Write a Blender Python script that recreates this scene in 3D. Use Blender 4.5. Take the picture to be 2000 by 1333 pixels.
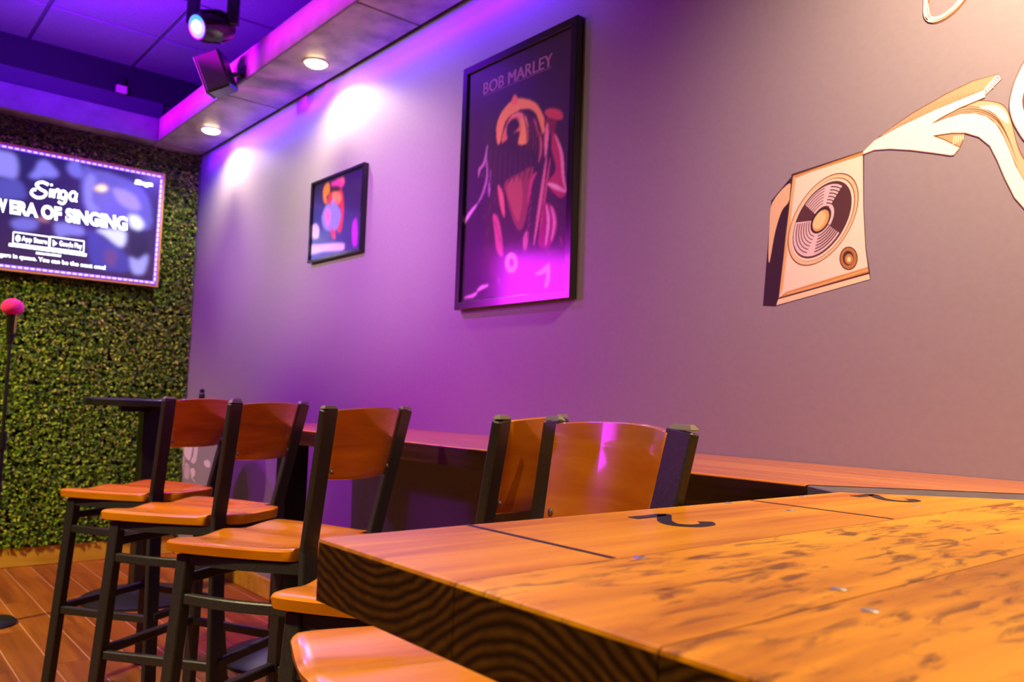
import bpy, bmesh, math, random
import numpy as np
from mathutils import Vector, Matrix
random.seed(7)
PI = math.pi
for o in list(bpy.data.objects): bpy.data.objects.remove(o)
SC = bpy.context.scene
COL = SC.collection

# ------------------------------------------------------------------ camera
EYE = 1.10
F_PX = 1598.23
CAM_R = Vector((0.643, 0.765, 0.034)); CAM_U = Vector((0.034, -0.073, 0.997)); CAM_F = Vector((-0.765, 0.640, 0.074))
CAM_F.normalize(); CAM_R = (CAM_R - CAM_F * CAM_R.dot(CAM_F)).normalized(); CAM_U = CAM_R.cross(CAM_F)
cam_d = bpy.data.cameras.new('camera'); cam = bpy.data.objects.new('camera', cam_d); COL.objects.link(cam)
cam.matrix_world = Matrix(((CAM_R.x, CAM_U.x, -CAM_F.x, 0), (CAM_R.y, CAM_U.y, -CAM_F.y, 0), (CAM_R.z, CAM_U.z, -CAM_F.z, EYE), (0, 0, 0, 1)))
cam_d.sensor_width = 36; cam_d.lens = F_PX / 2000 * 36; cam_d.clip_start = 0.02
cam_d.dof.use_dof = True; cam_d.dof.focus_distance = 1.25; cam_d.dof.aperture_fstop = 8
SC.camera = cam

# ------------------------------------------------------------------ world, exposure, lights
wd = bpy.data.worlds.new('world'); SC.world = wd; wd.use_nodes = True
wd.node_tree.nodes['Background'].inputs[0].default_value = (0.10, 0.07, 0.12, 1)
wd.node_tree.nodes['Background'].inputs[1].default_value = 0.05
SC.view_settings.view_transform = 'Standard'; SC.view_settings.look = 'None'
SC.view_settings.exposure = 0.0; SC.view_settings.gamma = 1.0; SC.view_settings.use_curve_mapping = False

def lamp(name, kind, loc, energy, color, target=None, size=0.1, size_y=None, angle=None, blend=0.5):
    d = bpy.data.lights.new(name, kind); d.energy = energy; d.color = color
    if kind == 'AREA':
        d.size = size
        if size_y: d.shape = 'RECTANGLE'; d.size_y = size_y
    else:
        d.shadow_soft_size = size
    if kind == 'SPOT':
        d.spot_size = math.radians(angle); d.spot_blend = blend
    o = bpy.data.objects.new(name, d); COL.objects.link(o); o.location = loc
    if target is not None:
        o.rotation_euler = (Vector(target) - Vector(loc)).to_track_quat('-Z', 'Y').to_euler()
    return o

WARM = (1.0, 0.84, 0.42); MAGENTA = (0.80, 0.02, 1.0)
# recessed downlights in the dropped border (two in view, one further right)
for x in (-5.097, -3.667):
    lamp('downlight_beam', 'SPOT', (x, 1.745, 2.728), 270, (1, 0.76, 0.50), (x, 1.80, 0), 0.03, angle=150, blend=1.0)
lamp('downlight_beam', 'SPOT', (-0.10, 1.35, 2.72), 330, (1, 0.68, 0.42), (-0.45, 1.914, 1.85), 0.05, angle=104, blend=1.0)
# added spots on the right wall, then warm room lamps over counter and floor
for x, e in ((-4.5, 215), (-3.45, 200), (-2.65, 80)):
    lamp('unseen_warm_spot', 'SPOT', (x, -0.8, 2.55), e, (1, 0.78, 0.60), (x, 1.914, 2.08), 0.08, angle=44, blend=1.0)  # added unseen spots, only there to pale the upper wall
lamp('unseen_warm_spot', 'SPOT', (-0.30, 0.05, 3.2), 295, WARM, (-0.45, 0.5, 0), 0.10, angle=75, blend=0.9)
lamp('unseen_warm_spot', 'SPOT', (-2.2, -0.9, 3.2), 520, WARM, (-2.4, 0.2, 0), 0.10, angle=70, blend=0.8)
lamp('unseen_warm_spot', 'SPOT', (-3.9, -1.2, 3.2), 700, (1, 0.78, 0.16), (-5.5, 0.4, 0.3), 0.10, angle=66, blend=0.8)
# stage lights: magenta panel on the left of the stage, magenta and blue spots near the ceiling; plus two added tint lamps
lamp('stage_panel_light', 'AREA', (-5.60, -1.05, 2.08), 7, MAGENTA, (-2.3, 1.88, 1.80), 1.7, 0.72).data.spread = math.radians(42)
lamp('stage_spot', 'SPOT', (-3.5, 0.30, 3.15), 350, (0.62, 0.01, 1.0), (-3.2, 1.914, 0.95), 0.06, angle=70, blend=1.0)
lamp('stage_spot', 'SPOT', (-5.0, 0.30, 3.15), 220, (0.60, 0.01, 1.0), (-5.1, 1.914, 0.95), 0.06, angle=66, blend=1.0)
lamp('stage_spot_low', 'SPOT', (-3.0, -2.7, 2.4), 70, (0.42, 0.01, 1.0), (-1.9, 1.0, 0.9), 0.06, angle=48, blend=0.9)
lamp('added_magenta_spot', 'SPOT', (-5.2, -1.0, 2.40), 1300, (0.85, 0.0, 0.95), (-4.23, 1.38, 2.78), 0.04, angle=9, blend=0.8)  # added narrow spot that tints the loudspeaker front
lamp('added_border_wash', 'AREA', (-3.4, 1.15, 2.83), 13, (0.80, 0.0, 0.90), (-3.4, 1.6, 2.83), 4.3, 0.03).data.spread = math.radians(40)  # added unseen strip in the tray, tints the upright board magenta
lamp('stage_blue', 'SPOT', (-4.3, 0.7, 2.72), 230, (0.18, 0.0, 1.0), (-4.5, 0.9, 3.3), 0.06, angle=165, blend=0.6)
lamp('stage_blue_ledge', 'SPOT', (-3.6, -0.9, 2.9), 300, (0.07, 0.0, 1.0), (-5.7, 0.9, 2.95), 0.06, angle=46, blend=0.7)
lamp('led_tape_light', 'AREA', (-3.75, 1.862, 2.730), 34, (0.08, 0.0, 1.0), (-3.75, 1.885, 2.0), 3.6, 0.02)

# ------------------------------------------------------------------ helpers
def photo_point(px, py, axis, val):
    """point on the plane axis = val that was measured at this place of the 2000x1333 photograph"""
    d = CAM_R * ((px - 1000) / F_PX) + CAM_U * (-(py - 666.5) / F_PX) + CAM_F
    o = (0, 0, EYE)
    t = (val - o[axis]) / d[axis]
    return Vector(o) + d * t

def node_mat(name):
    m = bpy.data.materials.new(name); m.use_nodes = True
    nt = m.node_tree; b = nt.nodes['Principled BSDF']
    return m, nt, b
def mat(name, color, rough=0.6, metal=0.0, spec=0.5, emit=None, estr=1.0, coat=0.0):
    m, nt, b = node_mat(name)
    b.inputs['Base Color'].default_value = (*color, 1); b.inputs['Roughness'].default_value = rough
    b.inputs['Metallic'].default_value = metal; b.inputs['Specular IOR Level'].default_value = spec
    b.inputs['Coat Weight'].default_value = coat; b.inputs['Coat Roughness'].default_value = 0.08
    if emit: b.inputs['Emission Color'].default_value = (*emit, 1); b.inputs['Emission Strength'].default_value = estr
    return m
def noise_mat(name, c1, c2, scale=20, rough=0.6, bump=0.0, stretch=(1, 1, 1), detail=4, lo=0.35, hi=0.65, spec=0.5, coat=0.0):
    m, nt, b = node_mat(name); N = nt.nodes.new; L = nt.links.new
    tc = N('ShaderNodeTexCoord'); mp = N('ShaderNodeMapping'); mp.inputs['Scale'].default_value = stretch
    oi = N('ShaderNodeObjectInfo'); ad = N('ShaderNodeVectorMath'); ad.operation = 'ADD'
    ml = N('ShaderNodeMath'); ml.operation = 'MULTIPLY'; ml.inputs[1].default_value = 37.0
    L(oi.outputs['Random'], ml.inputs[0]); L(tc.outputs['Object'], mp.inputs[0]); L(mp.outputs[0], ad.inputs[0]); L(ml.outputs[0], ad.inputs[1])
    n = N('ShaderNodeTexNoise'); n.inputs['Scale'].default_value = scale; n.inputs['Detail'].default_value = detail
    L(ad.outputs[0], n.inputs['Vector'])
    r = N('ShaderNodeValToRGB'); r.color_ramp.elements[0].position = lo; r.color_ramp.elements[1].position = hi
    r.color_ramp.elements[0].color = (*c1, 1); r.color_ramp.elements[1].color = (*c2, 1)
    L(n.outputs['Fac'], r.inputs[0]); L(r.outputs[0], b.inputs['Base Color'])
    b.inputs['Roughness'].default_value = rough; b.inputs['Specular IOR Level'].default_value = spec; b.inputs['Coat Weight'].default_value = coat
    b.inputs['Coat Roughness'].default_value = 0.1
    if bump:
        bp = N('ShaderNodeBump'); bp.inputs['Strength'].default_value = bump; bp.inputs['Distance'].default_value = 0.002
        L(n.outputs['Fac'], bp.inputs['Height']); L(bp.outputs[0], b.inputs['Normal'])
    return m
def attr_mat(name, emission=0.0, rough=0.6, coat=0.0):
    m, nt, b = node_mat(name)
    a = nt.nodes.new('ShaderNodeVertexColor'); a.layer_name = 'tint'
    if emission:
        b.inputs['Base Color'].default_value = (0.01, 0.01, 0.012, 1)
        nt.links.new(a.outputs[0], b.inputs['Emission Color']); b.inputs['Emission Strength'].default_value = emission
    else:
        nt.links.new(a.outputs[0], b.inputs['Base Color'])
    b.inputs['Roughness'].default_value = rough; b.inputs['Coat Weight'].default_value = coat
    return m

def srgb(r, g, b):
    f = lambda c: (c / 255 / 12.92) if c <= 10 else ((c / 255 + 0.055) / 1.055) ** 2.4
    return (f(r), f(g), f(b))

def link(name, me, m=None, parent=None, loc=(0, 0, 0)):
    o = bpy.data.objects.new(name, me); COL.objects.link(o)
    if me is not None and m is not None:
        for k in (m if isinstance(m, (list, tuple)) else [m]): me.materials.append(k)
    o.location = loc
    if parent: o.parent = parent
    return o
def finish(bm, name, m=None, parent=None, bevel=0.0, smooth=False, loc=(0, 0, 0), seg=1, ang=30):
    bmesh.ops.recalc_face_normals(bm, faces=bm.faces)
    if bevel:
        es = [e for e in bm.edges if len(e.link_faces) == 2 and e.calc_face_angle(0) > math.radians(ang)]
        bmesh.ops.bevel(bm, geom=es, offset=bevel, segments=seg, affect='EDGES', profile=0.5, clamp_overlap=True)
    me = bpy.data.meshes.new(name); bm.to_mesh(me); bm.free()
    if smooth:
        for p in me.polygons: p.use_smooth = True
        try: me.set_sharp_from_angle(angle=math.radians(40))
        except Exception: pass
    return link(name, me, m, parent, loc)
def thing(name, label, cat, loc=(0, 0, 0), rotz=0.0, group=None):
    o = bpy.data.objects.new(name, None); COL.objects.link(o); o.empty_display_size = 0.1
    o.location = loc; o.rotation_euler = (0, 0, rotz); o['label'] = label; o['category'] = cat
    if group: o['group'] = group
    return o
def tag(o, label, cat, group=None):
    o['label'] = label; o['category'] = cat
    if group: o['group'] = group
    return o
def struct(o): o['kind'] = 'structure'; return o

def add_box(bm, lo, hi):
    v = [bm.verts.new((x, y, z)) for x in (lo[0], hi[0]) for y in (lo[1], hi[1]) for z in (lo[2], hi[2])]
    for f in ((0, 1, 3, 2), (4, 6, 7, 5), (0, 4, 5, 1), (2, 3, 7, 6), (0, 2, 6, 4), (1, 5, 7, 3)):
        bm.faces.new([v[i] for i in f])
def box(name, lo, hi, m, parent=None, bevel=0.0):
    bm = bmesh.new(); add_box(bm, lo, hi); return finish(bm, name, m, parent, bevel)
def sweep(bm, pts, w, d, up=(0, 0, 1), side=None, closed=False):
    """rectangular bar along a polyline; w across, d along 'up'"""
    pts = [Vector(p) for p in pts]; n = len(pts); rings = []
    for i, p in enumerate(pts):
        if closed: t = (pts[(i + 1) % n] - pts[i - 1]).normalized()
        else: t = (pts[min(i + 1, n - 1)] - pts[max(i - 1, 0)]).normalized()
        if side is not None: s = Vector(side); s = (s - t * s.dot(t)).normalized(); u = s.cross(t)
        else: s = t.cross(Vector(up)).normalized(); u = s.cross(t).normalized()
        rings.append([bm.verts.new(p + s * (a * w / 2) + u * (b * d / 2)) for a, b in ((-1, -1), (1, -1), (1, 1), (-1, 1))])
    for i in range(n if closed else n - 1):
        a, b = rings[i], rings[(i + 1) % n]
        for k in range(4): bm.faces.new((a[k], a[(k + 1) % 4], b[(k + 1) % 4], b[k]))
    if not closed: bm.faces.new(rings[0][::-1]); bm.faces.new(rings[-1])
def tube(bm, pts, r, seg=10, cap=True):
    pts = [Vector(p) for p in pts]; n = len(pts); rings = []
    for i, p in enumerate(pts):
        t = (pts[min(i + 1, n - 1)] - pts[max(i - 1, 0)]).normalized()
        ref = Vector((0, 0, 1)) if abs(t.z) < 0.9 else Vector((1, 0, 0))
        s = t.cross(ref).normalized(); u = s.cross(t)
        rr = r[i] if isinstance(r, (list, tuple)) else r
        rings.append([bm.verts.new(p + (s * math.cos(a) + u * math.sin(a)) * rr) for a in (2 * PI * k / seg for k in range(seg))])
    for i in range(n - 1):
        for k in range(seg): bm.faces.new((rings[i][k], rings[i][(k + 1) % seg], rings[i + 1][(k + 1) % seg], rings[i + 1][k]))
    if cap: bm.faces.new(rings[0][::-1]); bm.faces.new(rings[-1])
def lathe(bm, prof, c=(0, 0, 0), seg=28, axis=None):
    """profile of (radius, height) around z (or around 'axis')"""
    q = Vector((0, 0, 1)).rotation_difference(Vector(axis)) if axis is not None else None
    rings = []
    for r, z in prof:
        ring = []
        for k in range(seg):
            p = Vector((r * math.cos(2 * PI * k / seg), r * math.sin(2 * PI * k / seg), z))
            if q: p = q @ p
            ring.append(bm.verts.new(p + Vector(c)))
        rings.append(ring)
    for a, b in zip(rings, rings[1:]):
        for k in range(seg): bm.faces.new((a[k], a[(k + 1) % seg], b[(k + 1) % seg], b[k]))
    bm.faces.new(rings[0][::-1]); bm.faces.new(rings[-1])
def prism(bm, poly, z0, z1):
    a = [bm.verts.new((x, y, z0)) for x, y in poly]; b = [bm.verts.new((x, y, z1)) for x, y in poly]; n = len(poly)
    for k in range(n): bm.faces.new((a[k], a[(k + 1) % n], b[(k + 1) % n], b[k]))
    bm.faces.new(a[::-1]); bm.faces.new(b)

def smooth_loop(pts, sub=6, closed=True):
    out = []; n = len(pts)
    rng = range(n) if closed else range(n - 1)
    for i in rng:
        g = (lambda k: pts[k % n]) if closed else (lambda k: pts[max(0, min(n - 1, k))])
        p0, p1, p2, p3 = g(i - 1), g(i), g(i + 1), g(i + 2)
        for s in range(sub):
            t = s / sub
            out.append(tuple(0.5 * ((2 * b) + (c - a) * t + (2 * a - 5 * b + 4 * c - d) * t * t + (3 * b - a - 3 * c + d) * t ** 3)
                             for a, b, c, d in zip(p0, p1, p2, p3)))
    if not closed: out.append(tuple(pts[-1]))
    return out
def stroke(pts, w, taper=False, sub=5):
    c = smooth_loop(pts, sub, closed=False) if len(pts) > 2 else [tuple(p) for p in pts]
    L, R = [], []
    for i, p in enumerate(c):
        a = c[max(i - 1, 0)]; b = c[min(i + 1, len(c) - 1)]
        dx, dy = b[0] - a[0], b[1] - a[1]; n = math.hypot(dx, dy) or 1
        k = i / max(1, len(c) - 1)
        ww = w * (0.25 + 0.75 * math.sin(PI * k)) if taper else w
        L.append((p[0] - dy / n * ww / 2, p[1] + dx / n * ww / 2)); R.append((p[0] + dy / n * ww / 2, p[1] - dx / n * ww / 2))
    return L + R[::-1]
def ellipse(cx, cy, rx, ry, n=28, rot=0.0):
    return [(cx + rx * math.cos(a) * math.cos(rot) - ry * math.sin(a) * math.sin(rot), cy + rx * math.cos(a) * math.sin(rot) + ry * math.sin(a) * math.cos(rot))
            for a in (2 * PI * k / n for k in range(n))]

def flat_print(name, layers, place, m, parent=None, step=0.00025, nrm=(0, -1, 0)):
    """flat print: layers of (polygon, colour); place(x, y) gives the point on the wall plane"""
    bm = bmesh.new(); cl = bm.loops.layers.float_color.new('tint'); nv = Vector(nrm)
    boxes = []
    for poly, col in layers:
        # each shape lies one coat above the shapes it overlaps
        b = (min(p[0] for p in poly), min(p[1] for p in poly), max(p[0] for p in poly), max(p[1] for p in poly))
        k = 1 + max([q[4] for q in boxes if q[0] < b[2] and b[0] < q[2] and q[1] < b[3] and b[1] < q[3]], default=-1) if step else 0
        boxes.append(b + (k,))
        vs = [bm.verts.new(place(*p) + nv * (k * step)) for p in poly]
        try: f = bm.faces.new(vs)
        except ValueError: continue
        for lp in f.loops: lp[cl] = (*col, 1)
    bm.normal_update()
    bmesh.ops.triangulate(bm, faces=[f for f in bm.faces if len(f.verts) > 3], ngon_method='EAR_CLIP')
    bm.normal_update()
    for f in bm.faces:
        if f.normal.dot(nv) < 0: f.normal_flip()
    me = bpy.data.meshes.new(name); bm.to_mesh(me); bm.free()
    return link(name, me, m, parent)

def soft_print(name, polys, corners, base, nx, ny, blur, place, m, parent, nrm, gain=1.0):
    """flat picture with soft edges: polygons painted on a fine grid of vertices, then softened.
    corners: x0, y0, x1, y1 of the picture; place(x, y) gives the point on its plane"""
    x0, y0, x1, y1 = corners
    gx = x0 + (x1 - x0) * np.linspace(0, 1, nx); gy = y0 + (y1 - y0) * np.linspace(0, 1, ny)
    PX, PY_ = np.meshgrid(gx, gy); img = np.zeros((ny, nx, 3)); img[:] = base(PX, PY_) if callable(base) else base
    for poly, col in polys:
        p = np.array(poly); ins = np.zeros(PX.shape, bool)
        for k in range(len(p)):
            ax, ay = p[k]; bx, by = p[k - 1]
            c = ((ay > PY_) != (by > PY_)) & (PX < (bx - ax) * (PY_ - ay) / ((by - ay) or 1e-9) + ax)
            ins ^= c
        img[ins] = col
    for _ in range(blur):
        q = np.pad(img, ((1, 1), (1, 1), (0, 0)), mode='edge')
        img = (q[:-2, 1:-1] + q[2:, 1:-1] + q[1:-1, :-2] + q[1:-1, 2:] + 2 * q[1:-1, 1:-1]) / 6
    verts = [tuple(place(gx[i], gy[j])) for j in range(ny) for i in range(nx)]
    faces = [(j * nx + i, j * nx + i + 1, (j + 1) * nx + i + 1, (j + 1) * nx + i) for j in range(ny - 1) for i in range(nx - 1)]
    v0, v1, v2 = (Vector(verts[k]) for k in faces[0][:3])
    if (v1 - v0).cross(v2 - v0).dot(Vector(nrm)) < 0: faces = [f[::-1] for f in faces]
    me = bpy.data.meshes.new(name); me.from_pydata(verts, [], faces)
    at = me.color_attributes.new('tint', 'FLOAT_COLOR', 'POINT')
    img = img * gain
    at.data.foreach_set('color', np.concatenate([img.reshape(-1, 3), np.ones((nx * ny, 1))], 1).astype(np.float32).ravel())
    return link(name, me, m, parent)

def text_polys(body, bold=0.0, shear=0.0):
    """triangles of a line of lettering, in a box 1 unit wide from (0, 0)"""
    c = bpy.data.curves.new('lettering', 'FONT'); c.body = body; c.offset = bold; c.shear = shear; c.resolution_u = 3; c.fill_mode = 'FRONT'
    o = bpy.data.objects.new('lettering', c); COL.objects.link(o)
    dg = bpy.context.evaluated_depsgraph_get(); me = bpy.data.meshes.new_from_object(o.evaluated_get(dg))
    vs = [(v.co.x, v.co.y) for v in me.vertices]; fs = [tuple(p.vertices) for p in me.polygons]
    bpy.data.objects.remove(o); bpy.data.curves.remove(c); bpy.data.meshes.remove(me)
    x0 = min(v[0] for v in vs); x1 = max(v[0] for v in vs); y0 = min(v[1] for v in vs); y1 = max(v[1] for v in vs)
    return [[((vs[i][0] - x0) / (x1 - x0), (vs[i][1] - y0) / (y1 - y0)) for i in f] for f in fs]
def text_layers(body, x0, x1, y0, y1, col, slope=0.0, **k):
    return [([(x0 + (x1 - x0) * u, y0 + slope * (x1 - x0) * u + (y1 - y0) * v) for u, v in t], col) for t in text_polys(body, **k)]

# ------------------------------------------------------------------ materials
def wood_mat(name, c_dark, c_mid, c_light, rough=0.22, coat=0.6, wear=0.0, grain=(26, 1.6, 26), center=(0, 0, -0.12)):
    """timber with growth layers around a line along local y; optional dark wear marks"""
    m, nt, b = node_mat(name); N = nt.nodes.new; L = nt.links.new
    tc = N('ShaderNodeTexCoord'); oi = N('ShaderNodeObjectInfo')
    ml = N('ShaderNodeMath'); ml.operation = 'MULTIPLY'; ml.inputs[1].default_value = 23.0; L(oi.outputs['Random'], ml.inputs[0])
    mp = N('ShaderNodeMapping'); mp.inputs['Scale'].default_value = grain; L(tc.outputs['Object'], mp.inputs[0])
    ad = N('ShaderNodeVectorMath'); ad.operation = 'ADD'; L(mp.outputs[0], ad.inputs[0]); L(ml.outputs[0], ad.inputs[1])
    n = N('ShaderNodeTexNoise'); n.inputs['Scale'].default_value = 1.0; n.inputs['Detail'].default_value = 5; n.inputs['Distortion'].default_value = 0.4
    L(ad.outputs[0], n.inputs['Vector'])
    n2 = N('ShaderNodeTexNoise'); n2.inputs['Scale'].default_value = 0.22; n2.inputs['Detail'].default_value = 2; L(ad.outputs[0], n2.inputs['Vector'])
    mx = N('ShaderNodeMath'); mx.operation = 'MULTIPLY_ADD'; mx.inputs[1].default_value = 0.55; L(n.outputs['Fac'], mx.inputs[0])
    m2 = N('ShaderNodeMath'); m2.operation = 'MULTIPLY'; m2.inputs[1].default_value = 0.45; L(n2.outputs['Fac'], m2.inputs[0]); L(m2.outputs[0], mx.inputs[2])
    r = N('ShaderNodeValToRGB'); e = r.color_ramp.elements
    e[0].position = 0.36; e[0].color = (*c_dark, 1); e[1].position = 0.62; e[1].color = (*c_light, 1)
    k = e.new(0.48); k.color = (*c_mid, 1)
    L(mx.outputs[0], r.inputs[0]); out = r.outputs[0]
    if wear:
        w = N('ShaderNodeTexNoise'); w.inputs['Scale'].default_value = 1.0; w.inputs['Detail'].default_value = 6; w.inputs['Roughness'].default_value = 0.62; w.inputs['Distortion'].default_value = 0.9
        mp2 = N('ShaderNodeMapping'); mp2.inputs['Scale'].default_value = (60, 13, 50); L(tc.outputs['Object'], mp2.inputs[0])
        ad2 = N('ShaderNodeVectorMath'); ad2.operation = 'ADD'; L(mp2.outputs[0], ad2.inputs[0]); L(ml.outputs[0], ad2.inputs[1]); L(ad2.outputs[0], w.inputs['Vector'])
        rw = N('ShaderNodeValToRGB'); rw.color_ramp.elements[0].position = 0.50; rw.color_ramp.elements[1].position = 0.64
        rw.color_ramp.elements[0].color = (0, 0, 0, 1); rw.color_ramp.elements[1].color = (wear, wear, wear, 1)
        wl = N('ShaderNodeTexNoise'); wl.inputs['Scale'].default_value = 7.0; wl.inputs['Detail'].default_value = 3; L(tc.outputs['Object'], wl.inputs['Vector'])
        ws = N('ShaderNodeMath'); ws.operation = 'MULTIPLY_ADD'; ws.inputs[1].default_value = 0.55; ws.inputs[2].default_value = -0.275; L(wl.outputs['Fac'], ws.inputs[0])
        wa = N('ShaderNodeMath'); wa.operation = 'ADD'; L(w.outputs['Fac'], wa.inputs[0]); L(ws.outputs[0], wa.inputs[1]); L(wa.outputs[0], rw.inputs[0])
        mixc = N('ShaderNodeMix'); mixc.data_type = 'RGBA'; mixc.inputs['B'].default_value = (0.16, 0.050, 0.006, 1)
        L(rw.outputs[0], mixc.inputs['Factor']); L(out, mixc.inputs['A']); out = mixc.outputs['Result']
    L(out, b.inputs['Base Color']); b.inputs['Specular IOR Level'].default_value = 0.32
    b.inputs['Roughness'].default_value = rough; b.inputs['Coat Weight'].default_value = coat; b.inputs['Coat Roughness'].default_value = 0.06
    bp = N('ShaderNodeBump'); bp.inputs['Strength'].default_value = 0.12; bp.inputs['Distance'].default_value = 0.001
    L(n.outputs['Fac'], bp.inputs['Height']); L(bp.outputs[0], b.inputs['Normal'])
    return m
def endgrain_mat(name, up):
    """cut end with growth rings, darkened by stain and by shade in its colour"""
    m, nt, b = node_mat(name); N = nt.nodes.new; L = nt.links.new
    tc = N('ShaderNodeTexCoord'); mp = N('ShaderNodeMapping'); mp.inputs['Location'].default_value = (0.018, 0, -0.085 if up else 0.115)
    mp.inputs['Scale'].default_value = (1, 0.02, 1.25)
    L(tc.outputs['Object'], mp.inputs[0])
    w = N('ShaderNodeTexWave'); w.wave_type = 'RINGS'; w.rings_direction = 'Y'; w.inputs['Scale'].default_value = 30; w.inputs['Distortion'].default_value = 7.0
    w.inputs['Detail'].default_value = 4; w.inputs['Detail Scale'].default_value = 0.45; L(mp.outputs[0], w.inputs['Vector'])
    n = N('ShaderNodeTexNoise'); n.inputs['Scale'].default_value = 60; n.inputs['Detail'].default_value = 4; L(tc.outputs['Object'], n.inputs['Vector'])
    mu = N('ShaderNodeMath'); mu.operation = 'MULTIPLY'; L(w.outputs['Fac'], mu.inputs[0]); L(n.outputs['Fac'], mu.inputs[1])
    r = N('ShaderNodeValToRGB'); r.color_ramp.elements[0].position = 0.02; r.color_ramp.elements[1].position = 0.75
    r.color_ramp.elements[0].color = (0.030, 0.009, 0.0015, 1); r.color_ramp.elements[1].color = (0.27, 0.105, 0.010, 1)
    L(mu.outputs[0], r.inputs[0]); L(r.outputs[0], b.inputs['Base Color']); b.inputs['Roughness'].default_value = 0.45
    return m

M = {}
M['wall'] = noise_mat('wall_paint', (0.285, 0.262, 0.285), (0.30, 0.276, 0.30), 60, 0.55, 0.015)
M['wall_dark'] = noise_mat('dark_wall_paint', (0.05, 0.045, 0.05), (0.06, 0.05, 0.06), 30, 0.7)
M['black_paint'] = mat('black_paint', (0.008, 0.008, 0.010), 0.7)
M['ledge'] = mat('dark_ledge_paint', (0.06, 0.06, 0.07), 0.6)
M['tile'] = noise_mat('ceiling_tile', (0.20, 0.18, 0.20), (0.24, 0.22, 0.24), 90, 0.85, 0.2)
M['grid'] = mat('ceiling_grid', (0.10, 0.10, 0.11), 0.6)
M['soffit'] = noise_mat('mottled_border_panel', (0.26, 0.20, 0.17), (0.62, 0.52, 0.45), 5.5, 0.40, 0.0, detail=5, lo=0.36, hi=0.66)
M['fascia'] = noise_mat('fascia_paint', (0.16, 0.12, 0.16), (0.20, 0.15, 0.20), 14, 0.55)
M['floor'] = wood_mat('plank_floor_wood', (0.20, 0.052, 0.006), (0.30, 0.085, 0.008), (0.40, 0.13, 0.012), 0.46, 0.08, grain=(1.8, 26, 20))
M['grout'] = mat('pale_joint', (0.52, 0.26, 0.12), 0.8)
M['skirting'] = wood_mat('skirting_wood', (0.40, 0.19, 0.02), (0.54, 0.28, 0.03), (0.64, 0.36, 0.05), 0.4, 0.1, grain=(14, 3, 20))
M['bar_top'] = wood_mat('amber_bar_top', (0.46, 0.125, 0.002), (0.70, 0.24, 0.003), (0.84, 0.34, 0.005), 0.34, 0.04, grain=(34, 2.2, 30))
M['bar_worn'] = wood_mat('worn_amber_bar_top', (0.42, 0.120, 0.002), (0.70, 0.25, 0.003), (0.86, 0.37, 0.006), 0.38, 0.03, wear=0.9, grain=(26, 3.0, 30))
M['bar_wall'] = wood_mat('amber_wall_bar_top', (0.46, 0.12, 0.010), (0.60, 0.18, 0.012), (0.74, 0.26, 0.018), 0.24, 0.5, grain=(2.2, 34, 30))
M['end_up'] = endgrain_mat('stained_shaded_end', True)  # stain and missing light are both put into this dark colour
M['end_down'] = endgrain_mat('stained_shaded_end_arched', False)
M['bar_edge'] = wood_mat('stained_shaded_edge', (0.012, 0.005, 0.003), (0.030, 0.011, 0.004), (0.06, 0.022, 0.007), 0.4, 0.2, grain=(2.2, 10, 50))  # dark stain, deepened by the shade of unlit sides
M['ink'] = mat('black_line_paint', (0.012, 0.010, 0.012), 0.45)
M['plate'] = noise_mat('steel_mitre_plate', (0.085, 0.072, 0.075), (0.12, 0.10, 0.10), 30, 0.42, spec=0.4)
M['screw'] = mat('bright_screw_metal', (0.85, 0.80, 0.72), 0.25, 0.9)
M['seat'] = wood_mat('varnished_seat_wood', (0.50, 0.135, 0.002), (0.64, 0.195, 0.002), (0.74, 0.26, 0.004), 0.24, 0.22, grain=(24, 2.0, 14))
M['back'] = wood_mat('varnished_back_wood', (0.34, 0.080, 0.003), (0.46, 0.115, 0.004), (0.56, 0.165, 0.007), 0.22, 0.9, grain=(3.5, 12, 30))
M['metal'] = noise_mat('black_powder_coat', (0.020, 0.017, 0.016), (0.030, 0.026, 0.024), 220, 0.42, 0.15)
M['cap'] = mat('post_cap_metal', (0.20, 0.17, 0.13), 0.5, 0.0)
M['bolt'] = mat('bolt_metal', (0.30, 0.26, 0.22), 0.3, 0.8)
M['black'] = mat('black_plastic', (0.012, 0.012, 0.014), 0.4)
M['black_gloss'] = mat('black_gloss', (0.014, 0.012, 0.016), 0.18, coat=0.4)
M['print'] = attr_mat('poster_print', rough=0.55)
M['paint'] = attr_mat('mural_paint', rough=0.6)
M['screen'] = attr_mat('lit_screen', emission=1.7, rough=0.2)
M['led'] = mat('led_tape', (0.2, 0.2, 0.25), 0.4, emit=(0.16, 0.03, 0.95), estr=1.6)
M['led_bead'] = mat('led_bead', (0.6, 0.6, 0.7), 0.4, emit=(0.50, 0.42, 1.0), estr=1.9)
M['tv_rim'] = mat('tan_fringe_rim', (0.62, 0.33, 0.06), 0.5)  # tan rim with the orange colour fringe of the lens put in
M['lens_warm'] = mat('downlight_lens', (0.9, 0.8, 0.6), 0.4, emit=(1.0, 0.70, 0.30), estr=45.0)
M['lens_cyan'] = mat('beam_lens', (0.6, 0.9, 0.9), 0.3, emit=(0.45, 1.0, 0.88), estr=5.0)
M['lens_ring'] = mat('beam_lens_ring', (0.05, 0.3, 0.3), 0.3, emit=(0.0, 0.55, 0.42), estr=1.0)
M['white_plastic'] = mat('white_plastic', (0.7, 0.66, 0.66), 0.45)
M['grille'] = noise_mat('speaker_grille', (0.18, 0.16, 0.18), (0.24, 0.22, 0.24), 300, 0.6)
M['foam'] = noise_mat('pink_foam', (0.90, 0.012, 0.34), (0.98, 0.03, 0.42), 150, 0.9, 0.4)
M['brass'] = mat('brass_clip', (0.75, 0.55, 0.22), 0.3, 0.8)
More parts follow.
